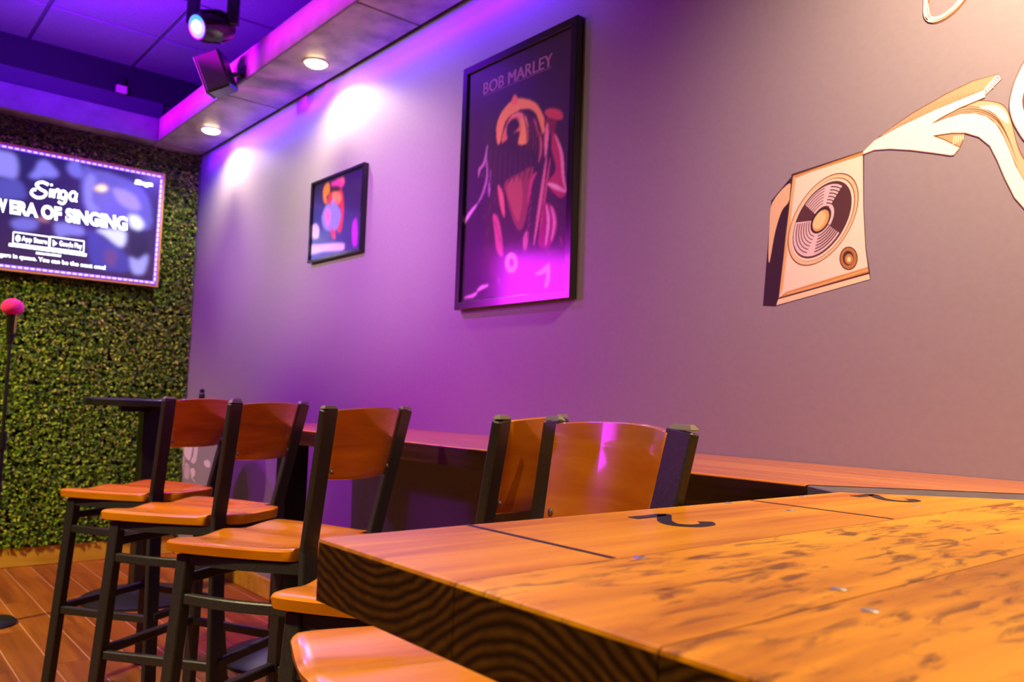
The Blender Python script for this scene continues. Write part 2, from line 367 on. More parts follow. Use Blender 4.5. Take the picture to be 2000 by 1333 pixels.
M['leaf'] = attr_mat('boxwood_leaf', rough=0.5)
M['leaf'].node_tree.nodes['Principled BSDF'].inputs['Specular IOR Level'].default_value = 0.2
M['leaf_back'] = mat('hedge_backing', (0.010, 0.018, 0.006), 0.9)
def glass_mat():
    m = bpy.data.materials.new('picture_glass'); m.use_nodes = True; nt = m.node_tree; nt.nodes.clear(); N = nt.nodes.new; L = nt.links.new
    o = N('ShaderNodeOutputMaterial'); mx = N('ShaderNodeMixShader'); t = N('ShaderNodeBsdfTransparent'); g = N('ShaderNodeBsdfGlossy'); fr = N('ShaderNodeFresnel')
    fr.inputs['IOR'].default_value = 1.52; g.inputs['Roughness'].default_value = 0.12
    ge = N('ShaderNodeNewGeometry'); iv = N('ShaderNodeMath'); iv.operation = 'SUBTRACT'; iv.inputs[0].default_value = 1.0; L(ge.outputs['Backfacing'], iv.inputs[1])
    mu = N('ShaderNodeMath'); mu.operation = 'MULTIPLY'; L(fr.outputs[0], mu.inputs[0]); L(iv.outputs[0], mu.inputs[1]); L(mu.outputs[0], mx.inputs[0]); L(t.outputs[0], mx.inputs[1]); L(g.outputs[0], mx.inputs[2]); L(mx.outputs[0], o.inputs[0]); return m
M['glass'] = glass_mat()

# ------------------------------------------------------------------ room shell
WX, WY, CEIL, SOF = -5.774, 1.914, 3.249, 2.737
XB, YF = 2.6, -3.6
SX, SY = -5.586, 1.580           # inner faces of the dropped border
floor = struct(box('floor', (WX, YF, -0.10), (XB, WY, -0.0022), M['grout']))
pw, pl = 0.1345, 1.15
meshes = {}
row = 0; y = WY - 0.02
ys = [0.911 + pw * k for k in range(-34, 8)]
for r, y0 in enumerate(ys):
    y1 = min(y0 + pw, WY); y0 = max(y0, YF)
    if y1 - y0 < 0.02: continue
    if y1 < -0.75: continue
    off = (-4.84 + (0.0 if r % 2 else 0.575)); x = off - pl * math.ceil((off - WX) / pl)
    while x < 0.2:
        a, b = max(x, WX), min(x + pl, XB); x += pl
        if b - a < 0.03: continue
        key = (round(b - a, 3), round(y1 - y0, 3))
        if key not in meshes:
            bm = bmesh.new(); add_box(bm, (0.002, 0.002, -0.0022), (b - a - 0.003, y1 - y0 - 0.004, 0))
            o = finish(bm, 'plank', M['floor'], floor, 0.0005, loc=(a, y0, 0)); meshes[key] = o.data
        else:
            link('plank', meshes[key], None, floor, (a, y0, 0))
box('plank_field', (0.2, YF, -0.0022), (XB, WY, 0), M['floor'], floor)
box('plank_field', (WX, YF, -0.0022), (0.2, ys[22] - 0.002, 0), M['floor'], floor)

struct(box('wall_right', (WX - 0.1, WY, 0), (XB, WY + 0.1, CEIL + 0.06), M['wall']))
struct(box('wall_left', (WX - 0.1, YF, 0), (WX, WY, CEIL + 0.06), M['wall_dark']))
struct(box('wall_front', (WX, YF - 0.1, 0), (XB, YF, CEIL + 0.06), M['wall_dark']))
struct(box('wall_back', (XB, YF, 0), (XB + 0.1, WY, CEIL + 0.06), M['wall_dark']))
ceiling = struct(box('ceiling', (WX, YF, CEIL + 0.012), (XB, WY, CEIL + 0.06), M['grid']))
ts = 0.6096; tile_me = {}
for i in range(14):
    for j in range(9):
        x0, x1 = WX + 0.004 + i * ts, min(WX + 0.004 + (i + 1) * ts, XB); y1 = 1.430 + ts - j * ts; y0 = max(y1 - ts, YF); y1 = min(y1, WY)
        if x1 - x0 < 0.05 or y1 - y0 < 0.05: continue
        key = (round(x1 - x0, 3), round(y1 - y0, 3))
        if key not in tile_me:
            bm = bmesh.new(); add_box(bm, (0.011, 0.011, 0), (x1 - x0 - 0.011, y1 - y0 - 0.011, 0.012))
            tile_me[key] = finish(bm, 'ceiling_tile', M['tile'], ceiling, 0.003, loc=(x0, y0, CEIL)).data
        else: link('ceiling_tile', tile_me[key], None, ceiling, (x0, y0, CEIL))

# dropped border along the right wall: underside panels, upright board, closing board above
b1 = struct(box('trim_1', (SX + 0.03, SY + 0.016, SOF + 0.016), (XB, WY, SOF + 0.045), M['black_paint']))
cuts = [SX, -4.425, -2.970, -1.515, -0.06, 1.395, XB]
for a, b in zip(cuts, cuts[1:]):
    box('border_panel', (a + 0.006, SY, SOF), (b - 0.006, WY - 0.022, SOF + 0.015), M['soffit'], b1, 0.002)
box('fascia_board', (SX, SY - 0.012, SOF - 0.002), (XB, SY, SOF + 0.150), M['fascia'], b1, 0.002)
b2 = struct(box('trim_2', (WX, YF, SOF + 0.016), (SX - 0.016, SY + 0.01, SOF + 0.045), M['black_paint']))
for k in range(4):
    a = SY - 1.3 * k; b = max(a - 1.3, YF)
    box('border_panel', (WX, b + 0.004, SOF), (SX - 0.012, a - 0.004, SOF + 0.015), M['soffit'], b2, 0.002)
box('border_panel', (WX, SY - 0.002, SOF), (SX - 0.002, WY - 0.022, SOF + 0.015), M['soffit'], b2, 0.002)
box('fascia_board', (SX - 0.012, YF, SOF - 0.002), (SX, SY - 0.013, SOF + 0.150), M['fascia'], b2, 0.002)
struct(box('trim_3', (WX, YF, 2.80), (WX + 0.045, SY + 0.05, 3.040), M['ledge']))
struct(box('trim_4', (WX, YF, 3.042), (WX + 0.02, WY, CEIL), M['black_paint']))
# skirting boards
bm = bmesh.new(); add_box(bm, (WX, YF, 0), (WX + 0.018, WY - 0.02, 0.118)); struct(finish(bm, 'baseboard_left', M['skirting'], None, 0.004))
bm = bmesh.new(); add_box(bm, (WX + 0.02, WY - 0.018, 0), (XB, WY, 0.105)); struct(finish(bm, 'baseboard_right', M['skirting'], None, 0.004))

# ------------------------------------------------------------------ leaf wall
def leaf_panel(seed, size=0.5, count=2600):
    rnd = random.Random(seed); bm = bmesh.new(); cl = bm.loops.layers.float_color.new('tint')
    add_box(bm, (0, 0, 0), (0.008, size, size))
    for f in bm.faces:
        for lp in f.loops: lp[cl] = (0.012, 0.020, 0.006, 1)
    pal = [(0.10, 0.20, 0.010), (0.17, 0.30, 0.012), (0.26, 0.38, 0.018), (0.055, 0.12, 0.008), (0.33, 0.37, 0.04), (0.03, 0.065, 0.006), (0.19, 0.17, 0.035)]
    wts = [5, 6, 4, 5, 2, 4, 1.3]
    for _ in range(count):
        y, z = rnd.uniform(0.004, size - 0.004), rnd.uniform(0.004, size - 0.004)
        dep = 0.012 + 0.038 * rnd.random() ** 0.8
        n = Vector((1.0, rnd.gauss(0, 0.65), rnd.gauss(0.25, 0.65))).normalized()
        t = n.cross(Vector((rnd.gauss(0, 1), rnd.gauss(0, 1), rnd.gauss(0, 1)))).normalized(); s = n.cross(t)
        l = rnd.uniform(0.010, 0.018); w = l * rnd.uniform(0.45, 0.7); c = Vector((dep, y, z))
        p = [c - t * l, c + s * w + n * 0.003, c + t * l, c - s * w + n * 0.003]
        v = [bm.verts.new(q) for q in p]; f1 = bm.faces.new((v[0], v[1], v[2])); f2 = bm.faces.new((v[0], v[2], v[3]))
        col = rnd.choices(pal, wts)[0]; k = rnd.uniform(0.75, 1.25)
        for f in (f1, f2):
            for lp in f.loops: lp[cl] = (col[0] * k, col[1] * k, col[2] * k, 1)
    me = bpy.data.meshes.new('leaf_panel'); bm.to_mesh(me); bm.free(); me.materials.append(M['leaf']); return me
hedge = thing('leaf_wall', 'green artificial boxwood leaf covering on the wall behind the screen', 'leaf wall', (WX, 0.4, 0.12))
variants = [leaf_panel(s) for s in (1, 2, 3)]
for i in range(6):
    for j in range(6):
        y0 = WY - 0.01 - 0.5 * (i + 1); z0 = 0.12 + 0.5 * j
        hgt = min(0.5, SOF - 0.004 - z0)
        if hgt < 0.05: continue
        p = link('leaf_panel', variants[(i * 2 + j) % 3], None, hedge, (0.0, y0 - 0.4, z0 - 0.12))
        p.scale = (1, 1, hgt / 0.5 * 0.996 if hgt < 0.5 else 0.996); p['kind'] = 'stuff'

# ------------------------------------------------------------------ counter: wall leg, peninsula, steel plate in the mitre
TOP, THK = 0.9715, 0.055
bar = thing('peninsula_counter', 'amber plank bar counter with worn top, dark cut end and painted numerals, nearest the camera', 'bar counter', (-0.685, 0.352, 0))
wbar = thing('wall_counter', 'amber plank bar counter running along the right wall behind the stools', 'bar counter', (-0.685, 0.352, 0))
BO = Vector((-0.685, 0.352, 0))
def bar_plank(poly, mats, origin, outer, parent):
    bm = bmesh.new(); ox, oy = origin
    prism(bm, [(x - ox, y - oy) for x, y in poly], -THK, 0)
    bmesh.ops.recalc_face_normals(bm, faces=bm.faces)
    es = [e for e in bm.edges if abs(e.verts[0].co.z) < 1e-6 and abs(e.verts[1].co.z) < 1e-6]
    es += [e for e in bm.edges if abs(e.verts[0].co.z + e.verts[1].co.z + THK) < 1e-6]
    es = [e for e in es if outer(e.verts[0].co, e.verts[1].co)]
    bmesh.ops.bevel(bm, geom=es, offset=0.0035, segments=2, affect='EDGES', profile=0.5)
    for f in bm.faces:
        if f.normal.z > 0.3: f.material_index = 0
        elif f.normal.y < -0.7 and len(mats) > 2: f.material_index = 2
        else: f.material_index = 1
    me = bpy.data.meshes.new('plank'); bm.to_mesh(me); bm.free()
    return link('plank', me, mats, parent, (ox - BO.x, oy - BO.y, TOP))
GAP = 0.0005
for k, (x0, x1) in enumerate(((-0.685, -0.475), (-0.475, -0.290), (-0.290, -0.105))):
    a, b = x0 + (GAP if k else 0), x1 - GAP
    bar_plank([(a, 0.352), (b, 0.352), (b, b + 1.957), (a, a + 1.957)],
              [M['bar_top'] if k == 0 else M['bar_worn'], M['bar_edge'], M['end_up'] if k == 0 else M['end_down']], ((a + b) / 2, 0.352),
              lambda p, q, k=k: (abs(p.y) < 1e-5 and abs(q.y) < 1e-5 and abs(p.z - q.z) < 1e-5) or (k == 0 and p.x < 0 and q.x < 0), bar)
for k, (y0, y1) in enumerate(((1.344, 1.534), (1.534, 1.724), (1.724, 1.913))):
    a, b = y0 + (GAP if k else 0), y1 - GAP
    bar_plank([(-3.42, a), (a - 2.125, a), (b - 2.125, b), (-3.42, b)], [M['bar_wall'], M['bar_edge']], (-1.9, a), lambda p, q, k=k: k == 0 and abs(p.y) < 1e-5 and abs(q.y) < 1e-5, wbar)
bm = bmesh.new(); prism(bm, [(x - BO.x, y - BO.y) for x, y in ((-0.684, 1.2745), (-0.780, 1.3435), (-0.2125, 1.911), (-0.107, 1.911), (-0.107, 1.8495))], TOP - THK, TOP - 0.001)
finish(bm, 'mitre_plate', M['plate'], bar, 0.002)['label'] = 'dark steel plate in the corner joint'
# painted division lines and numerals, screws
for yy, xa, xb, w in ((0.5195, -0.6835, -0.478, 0.006), (1.022, -0.6835, -0.478, 0.006)):
    box('division_line', (xa - BO.x, yy - w / 2 - BO.y, TOP - 0.0003), (xb - BO.x, yy + w / 2 - BO.y, TOP + 0.0005), M['ink'], bar)
xx = -1.20
box('division_line', (xx - BO.x, 1.346 - BO.y, TOP - 0.0003), (xx + 0.005 - BO.x, 1.532 - BO.y, TOP + 0.0005), M['ink'], wbar)
def numeral(pts, cx, cy, h, w):
    bm = bmesh.new()
    poly = stroke(pts, 0.20, taper=False, sub=8)
    vs = [bm.verts.new((cx + (v - 0.5) * h - BO.x, cy - (u - 0.35) * w * 1.4 - BO.y, TOP + 0.0006)) for u, v in poly]
    n = len(vs) // 2
    for i in range(n - 1): bm.faces.new((vs[i], vs[i + 1], vs[-2 - i], vs[-1 - i]))
    r = bmesh.ops.extrude_face_region(bm, geom=bm.faces[:]); bmesh.ops.translate(bm, vec=(0, 0, -0.0009), verts=[g for g in r['geom'] if isinstance(g, bmesh.types.BMVert)])
    return finish(bm, 'numeral', M['ink'], bar)
THREE = [(0.05, 0.86), (0.30, 1.0), (0.58, 0.90), (0.58, 0.66), (0.28, 0.53), (0.62, 0.42), (0.66, 0.14), (0.32, 0.0), (0.02, 0.14)]
TWO = [(0.05, 0.80), (0.22, 0.98), (0.50, 0.98), (0.64, 0.76), (0.50, 0.48), (0.22, 0.22), (0.04, 0.04), (0.30, 0.06), (0.68, 0.05)]
numeral(TWO, -0.600, 0.750, 0.080, 0.062); numeral(TWO, -0.600, 1.262, 0.080, 0.062)
bm = bmesh.new(); lathe(bm, [(0.0062, -0.001), (0.0062, 0.0006), (0.0045, 0.0014), (0.0015, 0.0016)], seg=14)
scr = None
for sx, sy in ((-0.467, 0.540), (-0.673, 0.960), (-0.585, 0.968), (-0.672, 1.146), (-0.524, 1.194), (-0.309, 0.577), (-0.264, 0.533)):
    if scr is None: scr = finish(bm, 'screw', M['screw'], bar, smooth=True, loc=(sx - BO.x, sy - BO.y, TOP))
    else: link('screw', scr.data, None, bar, (sx - BO.x, sy - BO.y, TOP))
def pedestal(cx, cy, h, parent, o, base_r=0.25, col=0.045, square=True):
    bm = bmesh.new(); lathe(bm, [(base_r, 0), (base_r, 0.012), (base_r * 0.93, 0.022), (base_r * 0.5, 0.042), (0.075, 0.060), (0.06, 0.075)], (cx - o[0], cy - o[1], 0), 36)
    finish(bm, 'pedestal_base', M['black'], parent, smooth=True)
    bm = bmesh.new()
    if square: add_box(bm, (cx - o[0] - col, cy - o[1] - col, 0.06), (cx - o[0] + col, cy - o[1] + col, h))
    else: lathe(bm, [(col, 0.06), (col, h)], (cx - o[0], cy - o[1], 0), 24)
    finish(bm, 'pedestal_column', M['black'], parent, 0.004 if square else 0, smooth=not square)
pedestal(-3.30, 1.56, TOP - THK, wbar, BO, 0.25, 0.05)
pedestal(-0.36, 1.00, TOP - THK, bar, BO, 0.20, 0.05)

# ------------------------------------------------------------------ bar stools
def seat_mesh():
    nu, nv = 30, 24; zs = 0.735; th = 0.030
    us, ws = [], []
    for i in range(nu + 1):
        t = i / nu
        us.append(t)
    prof = []   # (u, half width)
    prof += [(-0.052, 0.055), (-0.047, 0.085), (-0.036, 0.105), (-0.020, 0.116), (0.000, 0.120), (0.026, 0.1205), (0.0275, 0.170), (0.034, 0.178)]
    for k in range(1, 15):
        t = k / 15; u = 0.034 + t * (0.352 - 0.034); prof.append((u, 0.178 + 0.046 * math.sin(t * PI / 2) ** 0.9))
    prof += [(0.352, 0.2225), (0.364, 0.219), (0.372, 0.212), (0.377, 0.202)]
    bm = bmesh.new(); top, bot = [], []
    U0, U1 = prof[0][0], prof[-1][0]
    for u, w in prof:
        ra, rb = [], []
        for j in range(nv + 1):
            s = math.sin((j / nv * 2 - 1) * PI / 2)
            x = s * w
            # saddle: two hollows with a low ridge, rising to the back
            e = abs(x) / 0.222
            hollow = 0.013 * math.exp(-((abs(x) - 0.085) / 0.062) ** 2) * min(1, max(0, (u - 0.03) / 0.10)) * (1.0 if u < 0.30 else 1.0 - 0.25 * (u - 0.30) / 0.08)
            back = 0.004 * max(0, 1 - (u + 0.05) / 0.12)
            rnd = 0.006 * max(0, (abs(s) - 0.94) / 0.06) ** 2
            rnd += 0.006 * max(0, (u - 0.360) / (U1 - 0.360)) ** 2 + 0.005 * max(0, (-0.030 - u) / 0.022) ** 2
            bow = 0.014 * (1 - s * s) * max(0, (u - 0.2) / (U1 - 0.2)) ** 2
            ra.append(bm.verts.new((x, u + bow, zs - hollow + back - rnd)))
            rb.append(bm.verts.new((x * 0.985, u + bow * 0.95 - 0.002 * (1 if u > 0.2 else -1), zs - th + rnd * 0.5)))
        top.append(ra); bot.append(rb)
    n = len(prof)
    for i in range(n - 1):
        for j in range(nv):
            bm.faces.new((top[i][j], top[i][j + 1], top[i + 1][j + 1], top[i + 1][j])); bm.faces.new((bot[i][j + 1], bot[i][j], bot[i + 1][j], bot[i + 1][j + 1]))
        bm.faces.new((top[i][0], top[i + 1][0], bot[i + 1][0], bot[i][0])); bm.faces.new((top[i + 1][nv], top[i][nv], bot[i][nv], bot[i + 1][nv]))
    for j in range(nv):
        bm.faces.new((top[0][j + 1], top[0][j], bot[0][j], bot[0][j + 1])); bm.faces.new((top[-1][j], top[-1][j + 1], bot[-1][j + 1], bot[-1][j]))
    return bm
BW0, BW1, LEAN, ZT = 0.1465, 0.1805, 0.060, 1.075
def make_stool():
    t = thing('bar_stool', '', 'bar stool')
    finish(seat_mesh(), 'seat', M['seat'], t, smooth=True)
    # curved back panel between the posts
    bm = bmesh.new(); n = 14; rows = 6; F_, B_ = [], []
    for i in range(rows + 1):
        v = i / rows; a, b = [], []
        for j in range(n + 1):
            s = j / n * 2 - 1
            z = 0.900 + v * 0.166 + 0.008 * (1 - s * s) * v - 0.004 * (1 - s * s) * (1 - v)
            k = (z - 0.735) / (ZT - 0.735); hw = BW0 + (BW1 - BW0) * k - 0.0215; u = -LEAN * k - 0.034 * (1 - s * s) + 0.004
            a.append(bm.verts.new((s * hw, u + 0.006, z))); b.append(bm.verts.new((s * hw, u - 0.006, z)))
        F_.append(a); B_.append(b)
    for i in range(rows):
        for j in range(n):
            bm.faces.new((F_[i][j], F_[i][j + 1], F_[i + 1][j + 1], F_[i + 1][j])); bm.faces.new((B_[i][j + 1], B_[i][j], B_[i + 1][j], B_[i + 1][j + 1]))
        bm.faces.new((F_[i][0], F_[i + 1][0], B_[i + 1][0], B_[i][0])); bm.faces.new((F_[i + 1][n], F_[i][n], B_[i][n], B_[i + 1][n]))
    for j in range(n):
        bm.faces.new((F_[0][j + 1], F_[0][j], B_[0][j], B_[0][j + 1])); bm.faces.new((F_[-1][j], F_[-1][j + 1], B_[-1][j + 1], B_[-1][j]))
    pn = finish(bm, 'backrest', M['back'], t, 0.0025, smooth=True, ang=60)
    for sx in (-1, 1):
        for z in (0.918,):
            k = (z - 0.735) / (ZT - 0.735); hw = BW0 + (BW1 - BW0) * k - 0.0215; s = 0.90; u = -LEAN * k - 0.034 * (1 - s * s) + 0.004
            bm = bmesh.new(); lathe(bm, [(0.006, 0), (0.006, 0.002), (0.003, 0.0042)], (sx * s * hw, u - 0.006, z), 12, axis=(0, -1, 0.1)); finish(bm, 'bolt', M['bolt'], pn, smooth=True)
            bm = bmesh.new(); lathe(bm, [(0.006, 0), (0.006, 0.002), (0.003, 0.0042)], (sx * s * hw, u + 0.006, z), 12, axis=(0, 1, 0.1)); finish(bm, 'bolt', M['bolt'], pn, smooth=True)
    # rear legs run up into the back posts
    for sx in (-1, 1):
        bm = bmesh.new()
        pts = [(sx * 0.19, -0.060, 0.006), (sx * 0.153, -0.006, 0.66), (sx * BW0, 0.0, 0.735), (sx * BW1, -LEAN, ZT - 0.006)]
        sweep(bm, pts, 0.016, 0.058, side=(0, 1, 0))
        lg = finish(bm, 'rear_leg', M['metal'], t, 0.003, ang=50)
        bm = bmesh.new(); c = Vector((sx * BW1, -LEAN, ZT - 0.006))
        for dz, k in ((0, 1.0), (0.003, 1.0), (0.008, 0.62)): pass
        a = [(-.0265, -.007), (.0265, -.007), (.0265, .007), (-.0265, .007)]
        r1 = [bm.verts.new((c.x + p[0], c.y + p[1], c.z)) for p in a]; r2 = [bm.verts.new((c.x + p[0], c.y + p[1], c.z + 0.0015)) for p in a]
        r3 = [bm.verts.new((c.x + p[0] * .74, c.y + p[1] * .55, c.z + 0.008)) for p in a]
        for A, B in ((r1, r2), (r2, r3)):
            for k in range(4): bm.faces.new((A[k], A[(k + 1) % 4], B[(k + 1) % 4], B[k]))
        bm.faces.new(r1[::-1]); bm.faces.new(r3); finish(bm, 'post_cap', M['cap'], lg)
        bm = bmesh.new(); add_box(bm, (sx * 0.19 - 0.025, -0.074, 0), (sx * 0.19 + 0.025, -0.046, 0.012)); finish(bm, 'foot', M['black'], lg, 0.002)
    for sx in (-1, 1):
        bm = bmesh.new(); sweep(bm, [(sx * 0.219, 0.360, 0.006), (sx * 0.19, 0.325, 0.70)], 0.034, 0.034, side=(1, 0, 0))
        lg = finish(bm, 'front_leg', M['metal'], t, 0.003, ang=50)
        bm = bmesh.new(); add_box(bm, (sx * 0.219 - 0.018, 0.342, 0), (sx * 0.219 + 0.018, 0.378, 0.012)); finish(bm, 'foot', M['black'], lg, 0.002)
    # frame ring under the seat, side rails, front rail, foot ring
    arc = lambda x0, u0, x1, u1, z, bow, n=8: [(x0 + (x1 - x0) * k / n + bow * math.sin(PI * k / n), u0 + (u1 - u0) * k / n, z) for k in range(n + 1)]
    bm = bmesh.new()
    sweep(bm, arc(-0.150, 0.0, -0.19, 0.33, 0.690, -0.016), 0.022, 0.024); sweep(bm, arc(0.150, 0.0, 0.19, 0.33, 0.690, 0.016), 0.022, 0.024)
    sweep(bm, [(-0.19, 0.325, 0.690), (0.19, 0.325, 0.690)], 0.022, 0.024); sweep(bm, [(-0.14, 0.0, 0.690), (0.14, 0.0, 0.690)], 0.022, 0.024)
    finish(bm, 'seat_frame', M['metal'], t)
    for sx in (-1, 1):
        bm = bmesh.new(); sweep(bm, arc(sx * 0.158, -0.012, sx * 0.195, 0.330, 0.595, sx * 0.018), 0.02, 0.026); finish(bm, 'side_rail', M['metal'], t, 0.003, ang=60)
        bm = bmesh.new(); sweep(bm, [(sx * 0.170, -0.036, 0.31), (sx * 0.206, 0.345, 0.31)], 0.02, 0.026); finish(bm, 'stretcher', M['metal'], t, 0.003)
    bm = bmesh.new(); sweep(bm, [(-0.192, 0.328, 0.640), (0.192, 0.328, 0.640)], 0.02, 0.024); finish(bm, 'front_rail', M['metal'], t, 0.003)
    bm = bmesh.new(); sweep(bm, [(-0.206, 0.345, 0.318), (0.206, 0.345, 0.318)], 0.024, 0.026); finish(bm, 'footrest', M['metal'], t, 0.003)
    bm = bmesh.new(); sweep(bm, [(-0.170, -0.036, 0.318), (0.170, -0.036, 0.318)], 0.02, 0.026); finish(bm, 'stretcher', M['metal'], t, 0.003)
    return t
def copy_thing(o, parent=None):
    c = o.copy(); COL.objects.link(c)
    if parent: c.parent = parent
    for ch in o.children: copy_thing(ch, c)
    return c
proto = make_stool()
STOOLS = [(-3.101, 1.051, 120.8, 'wooden-seat bar stool nearest the leaf wall, farthest of the row'),
          (-2.498, 1.045, 122.1, 'second bar stool from the leaf wall, its back overlapping the farthest one'),
          (-1.874, 1.035, 118.2, 'middle bar stool of the five, its whole back in view left of the table corner'),
          (-1.237, 1.027, 119.7, 'bar stool half hidden by the table corner, its purple-edged back post beside the striped one'),
          (-0.900, 0.890, 166, 'nearest bar stool, broad back with bright streaks of reflected light behind the table')]
for i, (x, y, a, lab) in enumerate(STOOLS):
    s = proto if i == 0 else copy_thing(proto)
    s.location = (x, y, 0); s.rotation_euler = (0, 0, math.radians(a)); s['label'] = lab; s['group'] = 'bar stools along the counter'

# ------------------------------------------------------------------ screen on the leaf wall
TVX = -5.665
tv = thing('television', 'wall-mounted flat screen framed by violet lights on the leaf wall', 'television', (TVX, 1.0, 1.80))
TO = Vector((TVX, 1.0, 1.80))
Y1 = photo_point(318.7, 343.7, 0, TVX).y; ZT_ = photo_point(318.7, 343.7, 0, TVX).z; ZB_ = photo_point(299.8, 555.7, 0, TVX).z
Y0 = Y1 - (ZT_ - ZB_) * 1.78
L3 = lambda x, y, z: (x - TO.x, y - TO.y, z - TO.z)
box('housing', L3(TVX - 0.038, Y0 - 0.004, ZB_ - 0.004), L3(TVX - 0.006, Y1 + 0.004, ZT_ + 0.004), M['black'], tv, 0.004)
bm = bmesh.new(); rw = 0.016
for a, b in ((L3(TVX - 0.036, Y0 - rw, ZB_ - rw), L3(TVX - 0.004, Y1 + rw, ZB_ - 0.003)), (L3(TVX - 0.036, Y0 - rw, ZT_ + 0.003), L3(TVX - 0.004, Y1 + rw, ZT_ + rw)),
             (L3(TVX - 0.036, Y0 - rw, ZB_ - 0.003), L3(TVX - 0.004, Y0 - 0.003, ZT_ + 0.003)), (L3(TVX - 0.036, Y1 + 0.003, ZB_ - 0.003), L3(TVX - 0.004, Y1 + rw, ZT_ + 0.003))): add_box(bm, a, b)
finish(bm, 'rim', M['tv_rim'], tv)
bm = bmesh.new(); lw = 0.020
for a, b in ((L3(TVX - 0.006, Y0, ZB_), L3(TVX, Y1, ZB_ + lw)), (L3(TVX - 0.006, Y0, ZT_ - lw), L3(TVX, Y1, ZT_)),
             (L3(TVX - 0.006, Y0, ZB_ + lw), L3(TVX, Y0 + lw, ZT_ - lw)), (L3(TVX - 0.006, Y1 - lw, ZB_ + lw), L3(TVX, Y1, ZT_ - lw))): add_box(bm, a, b)
strip = finish(bm, 'light_strip', M['led'], tv); strip['label'] = 'glowing violet light strip around the screen'
bm = bmesh.new()
def bead(y, z, along_y):
    h = 0.011; w = 0.0045
    dy, dz = (h, w) if along_y else (w, h); add_box(bm, L3(TVX - 0.001, y - dy, z - dz), L3(TVX + 0.002, y + dy, z + dz))
k = Y0 + 0.03
while k < Y1 - 0.02: bead(k, ZT_ - lw / 2, True); bead(k, ZB_ + lw / 2, True); k += 0.033
k = ZB_ + 0.035
while k < ZT_ - 0.02: bead(Y0 + lw / 2, k, False); bead(Y1 - lw / 2, k, False); k += 0.033
be = finish(bm, 'light_beads', M['led_bead'], strip); be['kind'] = 'stuff'
SXP = TVX - 0.003
def C2(pts): return [(0 + cx / 3.7025, 260 + cy / 3.7025) for cx, cy in pts]
def on_screen(px, py):
    p = photo_point(px, py, 0, SXP); return p - TO
lay = []
yl, yr, zb, zt = Y0 + lw, Y1 - lw, ZB_ + lw, ZT_ - lw
scr_bg = [(yl, zb), (yr, zb), (yr, zt), (yl, zt)]
def on_screen_uv(y, z): return Vector((SXP, y, z)) - TO
sc = srgb
pic = []
def P(col, *pts, sub=4): pic.append((smooth_loop(C2(pts), sub), col))
P(sc(120, 112, 200), (-160, 130), (60, 140), (120, 180), (130, 290), (90, 330), (-60, 300), (-160, 320))
P(sc(70, 66, 150), (-160, 350), (40, 330), (140, 340), (190, 440), (150, 480), (-160, 460))
P(sc(110, 104, 205), (250, 270), (280, 210), (330, 195), (380, 240), (420, 290), (400, 320), (300, 330), (210, 320))
P(sc(38, 34, 92), (290, 330), (330, 318), (390, 330), (400, 350), (340, 350))
P(sc(96, 92, 190), (490, 220), (560, 210), (590, 260), (580, 330), (500, 290))
P(sc(84, 76, 170), (600, 250), (690, 270), (800, 290), (1000, 380), (1090, 520), (1080, 700), (900, 640), (620, 560))
P(sc(120, 112, 210), (640, 300), (690, 330), (660, 480), (720, 560), (640, 560), (610, 400))
P(sc(140, 122, 205), (820, 400), (960, 440), (1020, 540), (960, 560), (860, 500))
P(sc(205, 205, 250), (940, 590), (1000, 600), (1040, 660), (1010, 700), (950, 680), (930, 620))
P(sc(190, 190, 250), (700, 700), (900, 710), (890, 820), (830, 800), (760, 740))
P(sc(58, 52, 140), (640, 700), (760, 770), (900, 860), (930, 1000), (700, 980), (640, 860))
P(sc(140, 135, 215), (940, 900), (1000, 920), (1070, 880), (1040, 1010), (960, 1010))
P(sc(28, 22, 64), (930, 720), (1040, 720), (1060, 860), (960, 900))
P(sc(90, 58, 120), (760, 850), (840, 860), (830, 960), (770, 950))
P(sc(96, 90, 180), (80, 640), (180, 610), (270, 640), (250, 700), (120, 700))
P(sc(112, 106, 190), (400, 650), (590, 680), (600, 740), (480, 740), (420, 760))
P(sc(255, 190, 110), (690, 390), (740, 375), (780, 400), (740, 425), (690, 415))
P(sc(255, 245, 225), (705, 398), (740, 388), (768, 400), (740, 413))
P(sc(150, 96, 110), (270, 615), (340, 610), (360, 640), (290, 640))
def to_px(y, z):
    d = Vector((SXP, y, z - EYE)); c = d.dot(CAM_F); return (1000 + F_PX * d.dot(CAM_R) / c, 666.5 - F_PX * d.dot(CAM_U) / c)
def to_yz(p):
    q = photo_point(p[0], p[1], 0, SXP); return (q.y, q.z)
pic = [([to_yz(p) for p in poly], col) for poly, col in pic]
def ground(Y, Z):
    t = np.clip((Z - zb) / (zt - zb), 0, 1)[..., None]
    return np.array(srgb(50, 28, 66)) * (1 - t) + np.array(srgb(30, 26, 84)) * t
soft_print('screen', pic, (yl, zb, yr, zt), ground, 170, 96, 7, on_screen_uv, M['screen'], tv, (1, 0, 0))
WHT = (1.6, 1.7, 1.75)
let = []
def S2(w, *pts): let.append((stroke(C2(pts), w / 3.7025), WHT))
S2(21, (350, 375), (305, 356), (262, 372), (290, 405), (333, 432), (312, 464), (262, 466), (226, 436), (240, 410), (262, 412))
S2(20, (368, 405), (362, 465)); S2(18, (372, 368), (372, 384))
S2(19, (392, 408), (388, 470)); S2(19, (392, 435), (415, 410), (428, 428), (422, 476))
S2(19, (474, 428), (450, 420), (436, 446), (450, 476), (474, 462), (478, 428), (474, 490), (450, 512), (420, 496))
S2(19, (546, 432), (520, 428), (502, 458), (520, 488), (544, 474), (553, 434), (546, 488), (558, 490))
